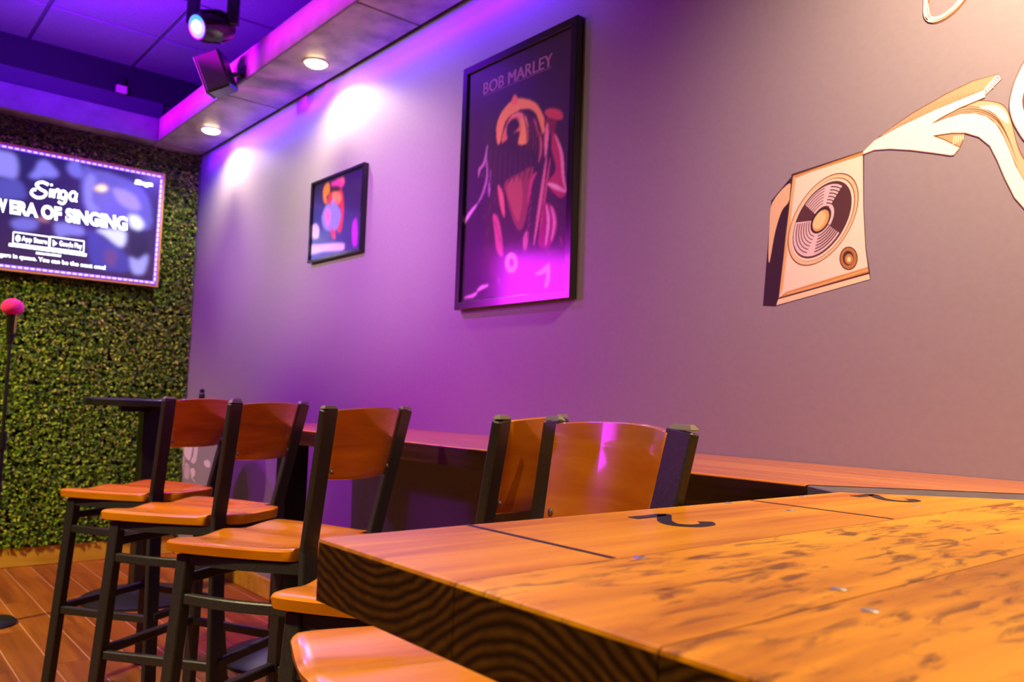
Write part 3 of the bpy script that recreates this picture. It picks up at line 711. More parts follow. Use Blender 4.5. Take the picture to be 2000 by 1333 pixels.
# lines of lettering: (text, left px, right px, top and bottom at the left, slope)
def line(body, x0, x1, ybot, ytop, sl, **k): let.extend(text_layers(body, x0, x1, ybot, ytop, WHT, slope=sl, **k))
line('ERA OF SINGING', 19, 249, 418, 390, 0.148, bold=0.05); line('A NEW', -66, 14, 405, 378, 0.148, bold=0.05)
line('Singa', 262, 299, 363, 350, 0.14, bold=0.06, shear=0.2)
line('singers in queue. You can be the next one!', -14, 206, 502, 491, 0.127, bold=0.025)
for x0, x1, yy in ((26, 96, 453.5), (98, 164, 462.5)):
    sl = 0.135; y1_ = yy + (x1 - x0) * sl; hh = 22
    ring = [(x0, yy), (x1, y1_), (x1 - 1, y1_ + hh), (x0 - 1, yy + hh)]
    for a, b in zip(ring, ring[1:] + ring[:1]): let.append((stroke([a, b], 2.2), WHT))
    let.append((ellipse(x0 + 9, yy + 12.5, 5, 6.5), WHT) if x0 < 50 else ([(x0 + 5, yy + 6), (x0 + 14, yy + 13.5), (x0 + 5, yy + 19)], WHT))
line('App Store', 42, 92, 474, 461, 0.135, bold=0.02); line('Google Play', 116, 160, 483.5, 470.5, 0.135, bold=0.02)
for k in range(13):
    x = 17 + k * 11.8; yy = 478 + (x - 17) * 0.137; let.append((stroke([(x, yy), (x + 10.3, yy + 1.4)], 6.0), WHT))
for k in range(5):
    x = 70 + k * 10; yy = 494.5 + (x - 70) * 0.12; let.append((stroke([(x, yy), (x + 9, yy + 1.1)], 4.0), WHT))
flat_print('lettering', let, lambda x, y: on_screen(x, y) + Vector((0.0022, 0, 0)), M['screen'], tv, step=0.0, nrm=(1, 0, 0))

# ------------------------------------------------------------------ framed posters
def framed(name, label, x0, x1, z0, z1, dep, fw, frame_m):
    t = thing(name, label, 'poster', (x0, WY, z0)); w, h = x1 - x0, z1 - z0
    bm = bmesh.new(); out = [(0, 0), (w, 0), (w, h), (0, h)]; prof = [(0, -0.0005), (0, -dep + 0.002), (0.002, -dep), (fw - 0.002, -dep), (fw, -dep + 0.002), (fw, -dep + 0.014)]
    rings = [[bm.verts.new((x + (d if x == 0 else -d), yy, z + (d if z == 0 else -d))) for x, z in out] for d, yy in prof]
    for A, B in zip(rings, rings[1:]):
        for k in range(4): bm.faces.new((A[k], A[(k + 1) % 4], B[(k + 1) % 4], B[k]))
    finish(bm, 'frame', frame_m, t)
    bm = bmesh.new(); add_box(bm, (0.002, -dep + 0.016, 0.002), (w - 0.002, -0.001, h - 0.002)); finish(bm, 'backing', M['black'], t)
    return t, w, h, fw, dep
D1 = 0.034
a = photo_point(905, 135.7, 1, WY - D1); b = photo_point(1113.5, 580, 1, WY - D1)
p1, w1, h1, f1, d1 = framed('framed_poster', 'large black-framed concert poster of a singer at a microphone, right of the small one', a.x, photo_point(1120, 300, 1, WY - D1).x, photo_point(884, 606.5, 1, WY - D1).z, a.z, D1, 0.030, M['black_gloss'])
PY = WY - D1 + 0.0155
def on_p1(px, py): return photo_point(px, py, 1, PY) - Vector(p1.location)
q = [(f1 * .8, f1 * .8), (w1 - f1 * .8, f1 * .8), (w1 - f1 * .8, h1 - f1 * .8), (f1 * .8, h1 - f1 * .8)]
art = []
def Q(col, *pts, sub=4): art.append((smooth_loop([(860 + x / 2.0813, y / 2.0813) for x, y in pts], sub), srgb(*col)))
def QS(col, w, *pts): art.append((stroke([(860 + x / 2.0813, y / 2.0813) for x, y in pts], w / 2.0813, taper=True), srgb(*col)))
Q((30, 14, 26), (232, 480), (300, 415), (390, 425), (425, 520), (405, 640), (385, 730), (300, 770), (240, 810), (195, 790), (190, 640), (212, 540))
Q((54, 24, 34), (200, 800), (300, 760), (390, 720), (470, 800), (520, 900), (515, 1100), (300, 1130), (180, 1100))
Q((150, 70, 60), (262, 742), (330, 700), (378, 682), (362, 800), (345, 900), (320, 938), (290, 880), (270, 800))
Q((186, 98, 76), (270, 760), (320, 720), (335, 800), (318, 900), (292, 850))
Q((255, 176, 84), (230, 508), (258, 445), (310, 402), (382, 416), (418, 470), (428, 520), (412, 545), (394, 470), (360, 442), (312, 452), (266, 492), (242, 582), (231, 575))
Q((250, 140, 70), (288, 424), (303, 384), (318, 418))
Q((226, 140, 84), (256, 540), (290, 468), (335, 460), (356, 520), (352, 580), (318, 586), (322, 536), (290, 548), (252, 582))
Q((34, 14, 22), (272, 510), (306, 478), (322, 510), (300, 540), (274, 562))
Q((255, 186, 92), (326, 482), (346, 492), (356, 576), (318, 584), (330, 530))
Q((20, 8, 16), (296, 500), (318, 492), (316, 508), (298, 516))
QS((246, 150, 140), 12, (290, 480), (315, 466), (345, 480), (362, 520)); QS((220, 110, 120), 10, (380, 480), (400, 540), (410, 600), (400, 660))
Q((206, 84, 58), (424, 455), (450, 440), (490, 452), (498, 482), (470, 488), (440, 478))
Q((120, 40, 46), (428, 482), (470, 490), (462, 540), (428, 540))
QS((240, 150, 160), 16, (436, 500), (432, 560), (428, 640)); QS((230, 130, 150), 13, (432, 640), (410, 800), (380, 998))
QS((200, 80, 110), 10, (448, 640), (425, 800), (400, 990))
Q((186, 58, 84), (458, 540), (484, 578), (500, 720), (516, 770), (490, 806), (438, 748), (470, 690), (452, 600))
QS((255, 170, 190), 12, (466, 548), (492, 620), (500, 720), (512, 780)); QS((255, 200, 210), 18, (438, 748), (470, 760), (508, 780))
Q((168, 34, 96), (420, 830), (462, 846), (474, 930), (440, 1004), (398, 990), (415, 900))
QS((240, 170, 210), 12, (430, 830), (440, 900), (428, 1000)); QS((240, 150, 200), 12, (450, 836), (464, 900), (452, 980))
QS((210, 70, 110), 12, (392, 700), (370, 740), (356, 830)); QS((214, 120, 150), 22, (352, 940), (346, 980), (344, 1018))
for k in range(6): QS((150, 56, 96), 13, (372 - k * 2, 780 + k * 32), (362 - k * 2, 806 + k * 32))
Q((236, 124, 116), (234, 752), (256, 790), (262, 884), (244, 840)); Q((214, 96, 130), (214, 872), (240, 900), (256, 1034), (230, 1020), (220, 940))
QS((190, 140, 170), 10, (192, 590), (180, 660), (160, 690), (156, 720)); QS((180, 120, 170), 9, (188, 640), (190, 720), (172, 790), (150, 830)); QS((230, 160, 220), 12, (150, 830), (120, 870), (92, 918))
QS((190, 120, 180), 8, (205, 690), (200, 760), (198, 800))
for k in range(9):
    QS((66, 30, 30), 6, (206 + k * 20, 600 + 8 * (k % 3)), (200 + k * 21, 680), (204 + k * 19, 770 - 5 * k))
for k in range(6):
    QS((110, 50, 44), 5, (330 + k * 14, 440 + k * 10), (350 + k * 13, 520 + k * 8), (352 + k * 12, 610 + k * 6))
for k in range(7): QS((120, 40, 70), 5, (470 + 6 * k, 830 + 30 * k), (490 + 3 * k, 850 + 32 * k))
for k in range(5): QS((96, 44, 60), 6, (222 + 9 * k, 900 + 36 * k), (236 + 12 * k, 950 + 30 * k))
for k in range(10): QS((150, 70, 80), 4, (176 + (k * 37) % 60, 700 + k * 34), (170 + (k * 37) % 60, 720 + k * 34))
art.append((ellipse(860 + 289 / 2.0813, 1070 / 2.0813, 12, 19.5), srgb(255, 196, 226))); art.append((ellipse(860 + 290 / 2.0813, 1068 / 2.0813, 4.6, 8.5), srgb(150, 30, 130)))
Q((255, 190, 220), (384, 1112), (404, 1102), (430, 1080), (444, 1074), (446, 1130), (436, 1166), (424, 1164), (432, 1110), (404, 1118))
QS((255, 180, 225), 12, (98, 1212), (130, 1204), (152, 1188)); QS((255, 190, 230), 14, (150, 1184), (172, 1168), (196, 1160)); QS((250, 180, 220), 9, (236, 1130), (240, 1150)); QS((230, 120, 200), 7, (430, 1010), (450, 1040)); QS((240, 90, 150), 7, (484, 960), (496, 1000))
def p1_uv(p):
    q = on_p1(*p); return (q.x, q.z)
art = [([p1_uv(p) for p in poly], col) for poly, col in art]
def ground1(U, V):
    t = np.clip(V / h1, 0, 1)[..., None]; u = np.clip(U / w1, 0, 1)[..., None]
    return np.array(srgb(50, 10, 60)) * (1 - t) + np.array(srgb(22, 12, 24)) * t + np.array((0.022, 0.018, 0.018)) * np.clip(1 - u * 1.6, 0, 1) * np.clip(t * 2 - 0.9, 0, 1)  # grey glass reflection at the upper left is painted into the print
soft_print('poster_picture', art, (f1 * .8, f1 * .8, w1 - f1 * .8, h1 - f1 * .8), ground1, 190, 290, 3, lambda u, v: Vector((u, -D1 + 0.0150, v)), M['print'], p1, (0, -1, 0), 1.2)
tl, tr = photo_point(944, 187, 1, PY) - Vector(p1.location), photo_point(1078, 128, 1, PY) - Vector(p1.location)
th_ = (photo_point(1078, 103, 1, PY) - Vector(p1.location)).z - tr.z
tb = (tl.z + tr.z) / 2
ttl = []
for dx in (0.0, 0.002, 0.004): ttl += text_layers('BOB MARLEY', tl.x + dx, tr.x + dx, tb, tb + th_, srgb(170, 120, 152))
ttl += [([(tl.x, tb - 0.006), (tr.x, tb - 0.006), (tr.x, tb - 0.0035), (tl.x, tb - 0.0035)], srgb(150, 96, 140))]
flat_print('poster_title', ttl, lambda u, v: Vector((u, -D1 + 0.0144, v)), M['print'], p1, step=0.00002)
bm = bmesh.new(); add_box(bm, (f1 * .8, -D1 + 0.0085, f1 * .8), (w1 - f1 * .8, -D1 + 0.0105, h1 - f1 * .8)); finish(bm, 'glass', M['glass'], p1)

D2 = 0.028
a = photo_point(607.7, 357.6, 1, WY - D2); b = photo_point(704, 490, 1, WY - D2)
p2, w2, h2, f2, d2 = framed('framed_poster', 'small black-framed picture on the wall between the screen and the large poster', a.x, photo_point(706.5, 400, 1, WY - D2).x, b.z, a.z, D2, 0.014, M['black_gloss'])
PY2 = WY - D2 + 0.0155
q = [(f2 * .8, f2 * .8), (w2 - f2 * .8, f2 * .8), (w2 - f2 * .8, h2 - f2 * .8), (f2 * .8, h2 - f2 * .8)]
art = []
def R(col, *pts): art.append((smooth_loop([(560 + x / 5.555, 300 + y / 5.555) for x, y in pts], 4), srgb(*col)))
R((150, 170, 230), (400, 620), (450, 545), (555, 560), (592, 700), (545, 830), (420, 830), (380, 720))
R((230, 60, 60), (440, 500), (480, 420), (520, 400), (600, 400), (620, 620), (592, 840), (548, 836), (588, 690), (570, 560), (470, 560))
R((255, 170, 40), (398, 390), (440, 322), (470, 352), (462, 430), (430, 470), (440, 540), (404, 520))
R((240, 80, 170), (480, 330), (520, 300), (600, 258), (632, 300), (606, 360), (540, 380))
R((255, 150, 60), (585, 285), (605, 262), (624, 290), (600, 318)); R((60, 16, 40), (470, 380), (530, 350), (590, 370), (560, 410), (490, 420))
R((255, 170, 110), (490, 440), (540, 415), (590, 450), (582, 530), (520, 530)); R((150, 180, 235), (480, 540), (500, 490), (520, 520), (510, 570))
R((240, 150, 200), (410, 640), (460, 600), (480, 700), (440, 800)); R((230, 240, 255), (275, 800), (310, 765), (350, 800), (350, 900), (310, 925), (275, 900))
R((235, 245, 255), (262, 1000), (380, 985), (600, 975), (625, 1010), (600, 1050), (400, 1065), (262, 1090)); R((240, 60, 110), (480, 800), (520, 840), (530, 930), (490, 900)); R((200, 20, 220), (715, 760), (760, 720), (765, 980), (712, 985))  # white screen reflection and magenta one at the right painted into the picture
def p2_uv(p):
    q = photo_point(p[0], p[1], 1, PY2) - Vector(p2.location); return (q.x, q.z)
art = [([p2_uv(p) for p in poly], col) for poly, col in art]
def ground2(U, V):
    t = np.clip(V / h2, 0, 1)[..., None]; u = np.clip(U / w2, 0, 1)[..., None]
    return (np.array(srgb(74, 92, 190)) * (1 - u) + np.array(srgb(60, 10, 96)) * u) * (1 - t) + np.array(srgb(34, 10, 66)) * t  # blue screen reflection low on the glass painted into the ground
soft_print('poster_picture', art, (f2 * .8, f2 * .8, w2 - f2 * .8, h2 - f2 * .8), ground2, 120, 96, 5, lambda u, v: Vector((u, -D2 + 0.0150, v)), M['print'], p2, (0, -1, 0), 0.85)
bm = bmesh.new(); add_box(bm, (f2 * .8, -D2 + 0.0085, f2 * .8), (w2 - f2 * .8, -D2 + 0.0105, h2 - f2 * .8)); finish(bm, 'glass', M['glass'], p2)

# ------------------------------------------------------------------ murals painted on the right wall
MY = WY - 0.0003
def mural(name, label, layers, ref):
    c = photo_point(*ref, 1, MY)
    t = flat_print(name, layers, lambda x, y: photo_point(x, y, 1, MY) - c, M['paint'], None, step=0.00003)
    t.location = c; return tag(t, label, 'mural')
CREAM, GOLD, BROWN, UMBER = srgb(246, 232, 206), srgb(206, 152, 76), srgb(74, 44, 34), srgb(48, 28, 24)
def K(pts): return [(1460 + x / 3.9214, 280 + y / 3.9214) for x, y in pts]
lay = []
lay.append((K([(345, 246), (182, 440), (158, 760), (118, 1246), (218, 1250), (238, 1190), (292, 700), (326, 400)]), UMBER))
lay.append((smooth_loop(K([(190, 455), (325, 305), (318, 440), (262, 520), (212, 680), (170, 905), (160, 860), (168, 640)]), 4), srgb(224, 196, 150)))
lay.append((K([(338, 236), (886, 58), (893, 62), (891, 480), (908, 800), (938, 990), (941, 1045), (218, 1248), (235, 1190), (262, 960), (296, 700), (322, 420)]), BROWN))
lay.append((K([(350, 250), (883, 66), (886, 480), (902, 800), (926, 982), (240, 1182), (262, 1000), (297, 700), (328, 420)]), CREAM))
lay.append((K([(350, 250), (883, 66), (884, 92), (700, 150), (480, 222), (352, 275)]), GOLD))
lay.append((K([(350, 262), (372, 262), (350, 420), (322, 700), (270, 1120), (240, 1182), (262, 1000), (297, 700), (328, 420)]), srgb(228, 186, 118)))
lay.append((K([(296, 1140), (500, 1075), (922, 948), (928, 988), (240, 1184)]), GOLD))
lay.append((K([(300, 1148), (520, 1090), (924, 962), (926, 972), (520, 1104), (290, 1162)]), srgb(226, 186, 120)))
lay.append((K([(236, 1196), (932, 1002), (938, 1042), (220, 1242)]), srgb(242, 222, 180)))
def disc(c, a, b, r, n=44, t0=0, t1=2 * PI):
    return [(c[0] + r * (math.cos(t) * a[0] + math.sin(t) * b[0]), c[1] + r * (math.cos(t) * a[1] + math.sin(t) * b[1])) for t in (t0 + (t1 - t0) * k / n for k in range(n + 1))]
cc, ea, eb = (580, 584), (256, -60), (92, -352)
lay.append((K(disc(cc, ea, eb, 1.0)[:-1]), srgb(120, 76, 40))); lay.append((K(disc(cc, ea, eb, 0.975)[:-1]), srgb(236, 206, 158)))
lay.append((K(disc(cc, ea, eb, 0.90)[:-1]), srgb(150, 100, 52))); lay.append((K(disc((576, 586), ea, eb, 0.885)[:-1]), CREAM))
lay.append((K(disc((572, 586), ea, eb, 0.835)[:-1]), srgb(98, 56, 34)))
lay.append((K(disc((572, 586), ea, eb, 0.81)[:-1]), srgb(84, 52, 44)))
SIL = srgb(222, 204, 206)
def sector(t0, t1, r0, r1, col):
    o = disc((566, 586), ea, eb, r1, 16, t0, t1); i = disc((566, 586), ea, eb, r0, 16, t0, t1)
    lay.append((K(o + i[::-1]), col))
sector(1.05, 2.55, 0.30, 0.77, SIL); sector(3.05, 5.75, 0.30, 0.79, SIL); sector(-0.5, 1.05, 0.28, 0.36, SIL)
for k in range(6):
    r = 0.36 + 0.07 * k; s = 0.13
    lay.append((K(stroke(disc((566, 586), ea, eb, r, 8, 1.02, 1.56 - s * 0.3), 9, sub=2)), BROWN))
    lay.append((K(stroke(disc((566, 586), ea, eb, r + .02, 8, 1.78, 2.56), 7, sub=2)), srgb(130, 98, 96)))
    lay.append((K(stroke(disc((566, 586), ea, eb, r, 10, 3.1, 4.45), 8, sub=2)), srgb(120, 86, 84)))
    lay.append((K(stroke(disc((566, 586), ea, eb, r, 8, 4.78, 5.78), 9, sub=2)), srgb(104, 70, 66)))
lay.append((K(disc((558, 590), ea, eb, 0.275)[:-1]), UMBER)); lay.append((K(disc((562, 592), ea, eb, 0.235)[:-1]), srgb(216, 172, 98)))
lay.append((smooth_loop(K([(520, 570), (560, 525), (596, 540), (590, 600), (550, 652), (514, 650), (500, 620)]), 4), srgb(240, 212, 150)))
lay.append((K(ellipse(775, 882, 70, 90)), srgb(86, 52, 24))); lay.append((K(ellipse(775, 882, 63, 82)), srgb(176, 124, 58)))
lay.append((K(ellipse(772, 880, 42, 56)), srgb(76, 46, 26))); lay.append((K(ellipse(778, 888, 32, 40)), srgb(190, 140, 72))); lay.append((K(ellipse(778, 890, 15, 20)), srgb(250, 226, 170)))
mural('speaker_mural', 'painted loudspeaker in cream and brown on the wall right of the large poster', lay, (1600, 450))

def J(pts): return [(1660 + x / 4.1647, 100 + y / 4.1647) for x, y in pts]
WHITE = srgb(252, 248, 238); PEACH = srgb(206, 166, 128); LINE = srgb(128, 86, 54)
lay = []
lay.append((smooth_loop(J([(684, 580), (760, 520), (880, 462), (1010, 404), (1150, 406), (1255, 440), (1306, 535), (1336, 650), (1376, 790), (1440, 900), (1560, 1000), (1560, 1120), (1440, 1090), (1350, 930), (1250, 690), (1190, 590), (1110, 530), (1020, 503), (900, 512)]), 4), LINE))
lay.append((smooth_loop(J([(700, 572), (890, 468), (1010, 411), (1148, 413), (1250, 448), (1300, 540), (1330, 655), (1370, 800), (1436, 912), (1550, 1010), (1550, 1110), (1440, 1080), (1352, 924), (1252, 688), (1192, 588), (1112, 528), (1020, 500), (900, 508)]), 4), srgb(218, 184, 148)))
for off, w in ((0, 8), (16, 10), (34, 6)):
    lay.append((stroke(J([(740, 562 - off * .4), (900, 500 - off), (1020, 488 - off), (1130, 520 - off), (1215, 590 - off * .8), (1290, 720 - off * .3), (1360, 900)]), w / 4.16, True), srgb(124, 80, 52)))
lay.append((smooth_loop(J([(1050, 455), (1180, 440), (1270, 500), (1290, 590), (1240, 560), (1150, 490)]), 4), srgb(252, 240, 226)))
page = J([(228, 700), (500, 506), (780, 346), (1000, 240), (1196, 187), (1236, 228), (1112, 356), (1090, 320), (690, 484), (300, 672)])
lay.append((page, LINE)); lay.append((J([(244, 692), (505, 512), (784, 352), (1002, 246), (1186, 194), (1092, 312), (690, 478), (300, 668)]), PEACH))
for k in range(26):
    t = k / 25; bx, by = 330 + 800 * t, 655 - 335 * t - 20 * math.sin(PI * t); lay.append((stroke(J([(bx, by), (bx + 34 + 10 * t, by - 26 - 50 * math.sin(PI * min(1, t * 1.1)))]), 1.5), srgb(190, 146, 104)))
lay.append((J([(1092, 312), (1190, 196), (1214, 200), (1230, 228), (1112, 350)]), WHITE))
for k in range(7): lay.append((stroke(J([(1120 + k * 16, 338 - k * 18), (1104 + k * 15, 318 - k * 18)]), 1.4), LINE))
lay.append((J([(680, 688), (870, 660), (938, 668), (918, 744), (894, 790), (770, 722)]), LINE)); lay.append((J([(700, 690), (870, 666), (932, 674), (912, 740), (892, 776), (770, 716)]), srgb(206, 168, 124)))
for k in range(5): lay.append((stroke(J([(850 + k * 18, 690 - k * 2), (840 + k * 20, 760 - k * 10)]), 2.2), srgb(246, 226, 196)))
body = [[(104, 846), (108, 812), (200, 722), (400, 612), (690, 474), (1092, 310), (1112, 334), (1102, 378), (900, 463), (770, 530), (680, 584), (660, 700), (330, 799), (200, 808)],
        [(300, 720), (640, 600), (684, 690), (770, 722), (892, 782), (897, 790), (850, 848), (818, 852), (700, 834), (500, 809), (330, 799), (250, 800)],
        [(560, 640), (684, 581), (765, 548), (900, 508), (1020, 501), (1112, 528), (1194, 590), (1252, 690), (1302, 800), (1352, 930), (1438, 1080), (1556, 1182), (1556, 1378), (1430, 1298), (1338, 1194), (1258, 1034), (1198, 892), (1138, 774), (1050, 702), (940, 669), (830, 669), (684, 691), (560, 700)]]
for bd in body: lay.append((J(bd), srgb(176, 134, 94)))
for bd in body:
    cx_, cy_ = sum(p[0] for p in bd) / len(bd), sum(p[1] for p in bd) / len(bd); n_ = len(bd); ins = []
    for k in range(n_):
        (ax_, ay_), (bx_, by_) = bd[k - 1], bd[(k + 1) % n_]; dx, dy = bx_ - ax_, by_ - ay_; l_ = math.hypot(dx, dy); ins.append((bd[k][0] - dy / l_ * 6, bd[k][1] + dx / l_ * 6))
    lay.append((J(ins), WHITE))
ring_o = [(1440, 60), (1356, 200), (1312, 330), (1296, 450), (1312, 545), (1352, 635), (1420, 735), (1520, 800), (1640, 780), (1720, 640), (1740, 420), (1690, 200), (1580, 70)]
lay.append((smooth_loop(J(ring_o), 5), LINE)); lay.append((smooth_loop(J([(x + (6 if x < 1500 else -6), y + (6 if y < 430 else -6)) for x, y in ring_o]), 5), WHITE))
lay.append((smooth_loop(J([(1440, 270), (1412, 350), (1404, 420), (1424, 500), (1500, 560), (1580, 520), (1620, 400), (1580, 270), (1500, 220)]), 5), srgb(120, 76, 66)))
mural('ribbon_mural', 'painted white ribbon of sheets and curls flowing from the painted loudspeaker', lay, (1800, 260))
def H(pts): return [(1780 + x / 8.3318, y / 8.3318) for x, y in pts]
loop = [(260, -330), (236, -120), (236, 60), (232, 200), (262, 300), (340, 336), (470, 300), (620, 204), (760, 70), (900, -120), (960, -330), (820, -480), (560, -520), (360, -460)]
def closed_stroke(pts, w):
    c = smooth_loop(pts, 5); n = len(c); L, Rr = [], []
    for i in range(n):
        a, b = c[i - 1], c[(i + 1) % n]; dx, dy = b[0] - a[0], b[1] - a[1]; l = math.hypot(dx, dy) or 1
        L.append((c[i][0] - dy / l * w / 2, c[i][1] + dx / l * w / 2)); Rr.append((c[i][0] + dy / l * w / 2, c[i][1] - dx / l * w / 2))
    return [([L[i], L[(i + 1) % n], Rr[(i + 1) % n], Rr[i]]) for i in range(n)]
lay = [(p, srgb(150, 100, 56)) for p in closed_stroke([(x + 2.2, y + 2.0) for x, y in H(loop)], 8.8)]
lay += [(p, srgb(250, 238, 208)) for p in closed_stroke(H(loop), 8.2)]
lay += [(stroke(H([(280, 60), (300, 250), (400, 290), (560, 220)]), 3.2, True), WHITE), (smooth_loop(H([(226, 262), (262, 300), (280, 330), (250, 326)]), 3), BROWN), (stroke(H([(330, 345), (480, 312), (640, 210), (780, 70)]), 1.6, True), srgb(120, 78, 44))]
c0 = photo_point(1840, 10, 1, MY)
t = flat_print('loop_mural', lay, lambda x, y: photo_point(x, y, 1, MY) - c0, M['paint'], None, step=0.00002); t.location = c0
tag(t, 'thin painted white loop on the wall at the top right above the ribbon', 'mural')
def G(pts): return [(100 + x / 5.1263, 740 + y / 5.1263) for x, y in pts]
lay = [(smooth_loop(G([(1322, 650), (1410, 640), (1404, 760), (1380, 820), (1330, 760)]), 4), srgb(230, 214, 226)), (smooth_loop(G([(1432, 640), (1470, 640), (1456, 800), (1432, 850), (1396, 830), (1424, 760)]), 4), srgb(220, 200, 214)),
       (smooth_loop(G([(1322, 770), (1338, 800), (1326, 880), (1312, 950), (1310, 860)]), 4), srgb(196, 176, 190)), (smooth_loop(G([(1340, 850), (1376, 860), (1386, 940), (1370, 1010), (1330, 980)]), 4), srgb(200, 178, 196)),
       (smooth_loop(G([(1392, 910), (1430, 900), (1440, 960), (1410, 990)]), 4), srgb(226, 204, 220)), (smooth_loop(G([(1530, 830), (1570, 816), (1592, 850), (1584, 890), (1544, 880)]), 4), srgb(224, 204, 220)),
       (stroke(G([(1398, 980), (1420, 1010), (1440, 1040)]), 2), srgb(210, 190, 206))]
c0 = photo_point(380, 900, 1, MY)
sp = thing('splash_mural', 'small patch of painted white shapes low on the wall near the leaf wall corner', 'mural', c0)
for k, l in enumerate(lay):
    flat_print('brush_mark', [l], lambda x, y: photo_point(x, y, 1, MY - 0.0001 * k) - c0, M['paint'], sp)

# ------------------------------------------------------------------ small pedestal table by the leaf wall
tc_ = (-4.62, 1.36)
tb_ = thing('pedestal_table', 'black round bar-height table on one column in front of the leaf wall', 'table', (tc_[0], tc_[1], 0))
pedestal(tc_[0], tc_[1], 0.985, tb_, tc_, 0.29, 0.05)
bm = bmesh.new(); lathe(bm, [(0.325, 1.012), (0.334, 1.017), (0.334, 1.043), (0.328, 1.048)], (0, 0, 0), 44); finish(bm, 'tabletop', M['black'], tb_, smooth=True)
bm = bmesh.new(); add_box(bm, (-0.16, -0.035, 0.980), (0.16, 0.035, 1.0125)); add_box(bm, (-0.035, -0.16, 0.980), (0.035, 0.16, 1.0125)); finish(bm, 'top_bracket', M['black'], tb_, 0.003)
pc = photo_point(379, 778, 2, 1.048) if False else Vector((-4.50, 1.58, 1.048))
bm = bmesh.new(); lathe(bm, [(0.014, 0), (0.016, 0.004), (0.015, 0.035), (0.010, 0.044), (0.012, 0.050), (0.012, 0.060), (0.006, 0.066)], seg=18)
o = finish(bm, 'shaker', M['black'], None, smooth=True, loc=pc); tag(o, 'tiny dark shaker on the black round table, its top showing above a stool back', 'shaker')

# ------------------------------------------------------------------ microphone on its stand
mx, my = -4.45, 0.655
mtop = photo_point(22, 600, 0, mx).z
st = thing('microphone_stand', 'black upright microphone stand in front of the leaf wall', 'microphone stand', (mx, my, 0))
bm = bmesh.new(); lathe(bm, [(0.115, 0), (0.118, 0.010), (0.105, 0.022), (0.03, 0.032), (0.018, 0.05)], seg=30); finish(bm, 'base', M['black'], st, smooth=True)
bm = bmesh.new(); tube(bm, [(0, 0, 0.04), (0, 0, 0.85)], 0.0125, 14); finish(bm, 'lower_tube', M['black'], st, smooth=True)
bm = bmesh.new(); tube(bm, [(0, 0, 0.83), (0, 0, mtop - 0.155)], 0.008, 12); finish(bm, 'upper_tube', M['black'], st, smooth=True)
bm = bmesh.new(); tube(bm, [(0, 0, 0.80), (0, 0, 0.88)], 0.018, 14); finish(bm, 'clutch', M['black'], st, smooth=True)
bm = bmesh.new(); tube(bm, [(0, 0, mtop - 0.165), (0, 0, mtop - 0.1262)], [0.013, 0.019], 14); finish(bm, 'clip', M['black'], st, smooth=True)
mic = thing('microphone', 'microphone with a round pink foam cover held upright on the black stand', 'microphone', (mx, my, mtop - 0.125))
bm = bmesh.new(); tube(bm, [(0, 0, 0), (0, 0, 0.04), (0, 0, 0.098)], [0.017, 0.020, 0.024], 16); finish(bm, 'handle', M['black_gloss'], mic, smooth=True)
bm = bmesh.new(); bmesh.ops.create_icosphere(bm, subdivisions=3, radius=0.048)
for v in bm.verts: v.co = Vector((v.co.x, v.co.y, v.co.z * 0.86 + 0.125))
finish(bm, 'foam_cover', M['foam'], mic, smooth=True)
bm = bmesh.new(); tube(bm, [(0.028, 0.012, 0.004), (0.030, 0.013, 0.09)], 0.004, 10); finish(bm, 'bright_rod', M['brass'], mic, smooth=True)

# ------------------------------------------------------------------ ceiling fixtures
for k, x in enumerate((-5.097, -3.667)):
    t = thing('downlight', ('recessed round downlight glowing in the ceiling border, the one nearer the leaf wall', 'recessed round downlight glowing in the ceiling border, the larger one nearer the camera')[k], 'downlight', (x, 1.745, SOF - 0.006))
    bm = bmesh.new(); lathe(bm, [(0.050, 0.0055), (0.062, 0.0055), (0.062, 0.002), (0.055, 0.0), (0.050, 0.002)], seg=32); finish(bm, 'trim_ring', M['white_plastic'], t, smooth=True)
    bm = bmesh.new(); lathe(bm, [(0.051, 0.0050), (0.051, -0.002), (0.042, -0.009), (0.022, -0.012)], seg=28); finish(bm, 'lens', M['lens_warm'], t, smooth=True)

# moving head stage light hanging below the ceiling tiles
HC = Vector((-3.96, 1.33, 2.905))
mh = thing('stage_light', 'black moving-head stage light with a cyan-white lens hanging from the ceiling', 'stage light', HC)
bm = bmesh.new(); add_box(bm, (-0.10, -0.10, 0.20), (0.10, 0.10, 0.29)); finish(bm, 'base', M['black'], mh, 0.012)
bm = bmesh.new(); tube(bm, [(0, 0, 0.28), (0, 0, CEIL - HC.z - 0.001)], 0.016, 12); finish(bm, 'hanger', M['black'], mh, smooth=True)
yd = Vector((0.643, 0.765, 0))                      # yoke axis across the view
bm = bmesh.new()
sweep(bm, [yd * -0.098 + Vector((0, 0, -0.01)), yd * -0.098 + Vector((0, 0, 0.15)), yd * -0.05 + Vector((0, 0, 0.195)), yd * 0.05 + Vector((0, 0, 0.195)), yd * 0.098 + Vector((0, 0, 0.15)), yd * 0.098 + Vector((0, 0, -0.01))], 0.028, 0.06, side=yd.cross(Vector((0, 0, 1))))
finish(bm, 'yoke', M['black_gloss'], mh, 0.004, ang=50)
ax = Vector((-0.15, -0.75, -0.50)).normalized() * 0.6 + (-CAM_F) * 0.5; ax = Vector(ax).normalized()
bm = bmesh.new(); lathe(bm, [(0.035, -0.10), (0.070, -0.085), (0.082, -0.03), (0.078, 0.05), (0.062, 0.088), (0.060, 0.095)], (0, 0, -0.02), 30, axis=ax); hd = finish(bm, 'head', M['black_gloss'], mh, smooth=True)
bm = bmesh.new(); lathe(bm, [(0.054, 0.0951), (0.052, 0.097)], (0, 0, -0.02), 26, axis=ax); finish(bm, 'lens_ring', M['lens_ring'], hd)
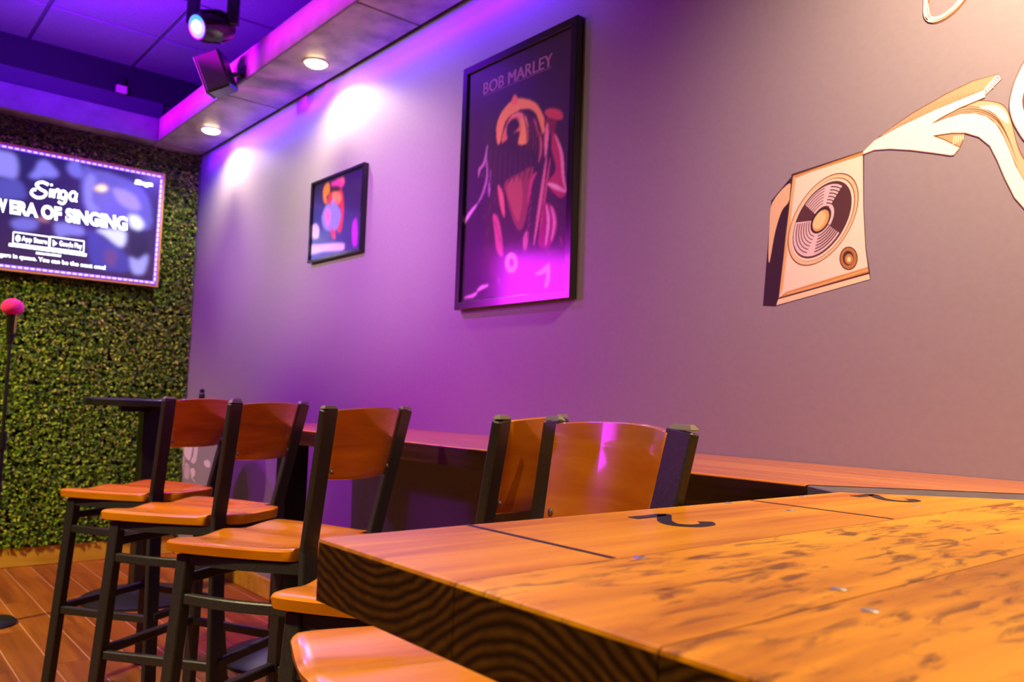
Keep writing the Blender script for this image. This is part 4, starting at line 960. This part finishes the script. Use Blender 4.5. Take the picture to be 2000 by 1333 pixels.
bm = bmesh.new(); lathe(bm, [(0.030, 0.0971), (0.028, 0.101), (0.012, 0.104)], (0, 0, -0.02), 24, axis=ax); finish(bm, 'lens', M['lens_cyan'], hd, smooth=True)

# small loudspeaker on the upright board
LS = Vector((-4.20, 1.44, 2.745))
ls = thing('loudspeaker', 'small pale-fronted black loudspeaker mounted on the ceiling border below the stage light', 'loudspeaker', LS)
q = Vector((0, -1, 0)).rotation_difference(Vector((-0.62, -0.70, -0.36)).normalized())
def lsb(name, lo, hi, m, bev):
    bm = bmesh.new(); add_box(bm, lo, hi)
    bmesh.ops.rotate(bm, verts=bm.verts, cent=(0, 0, 0), matrix=q.to_matrix()); return finish(bm, name, m, ls, bev)
lsb('cabinet', (-0.072, -0.055, -0.10), (0.072, 0.075, 0.10), M['black'], 0.010)
lsb('front_grille', (-0.068, -0.061, -0.096), (0.068, -0.0555, 0.096), M['grille'], 0.003)
lsb('trim_strip', (-0.068, -0.066, -0.098), (0.068, -0.0612, -0.088), M['white_plastic'], 0.001)
bm = bmesh.new(); tube(bm, [(0.03, 0.04, 0.0), (0.05, 0.09, 0.01), (0.05, SY - 0.0125 - LS.y, 0.02)], 0.012, 10); add_box(bm, (0.01, SY - 0.0185 - LS.y, -0.005), (0.09, SY - 0.0125 - LS.y, 0.06)); finish(bm, 'bracket', M['black'], ls)

# little sensor on the dark ledge above the leaf wall
dv = photo_point(236, 175, 0, WX + 0.075)
sn = thing('sensor', 'tiny device with a pale pink box on the dark ledge above the screen wall', 'sensor', (WX + 0.0455, dv.y, dv.z))
bm = bmesh.new(); add_box(bm, (0, -0.022, -0.006), (0.030, 0.022, 0.085)); finish(bm, 'mount', M['black'], sn, 0.003)
bm = bmesh.new(); add_box(bm, (0.0305, -0.034, -0.030), (0.058, 0.034, 0.022)); finish(bm, 'box', mat('pale_pink_plastic', (0.72, 0.36, 0.36), 0.5), sn, 0.004)
bm = bmesh.new(); tube(bm, [(0.031, 0.0, 0.03), (0.05, 0.010, 0.045), (0.05, 0.014, 0.08), (0.031, 0.004, 0.085)], 0.007, 8); finish(bm, 'cable', M['black_gloss'], sn, smooth=True)
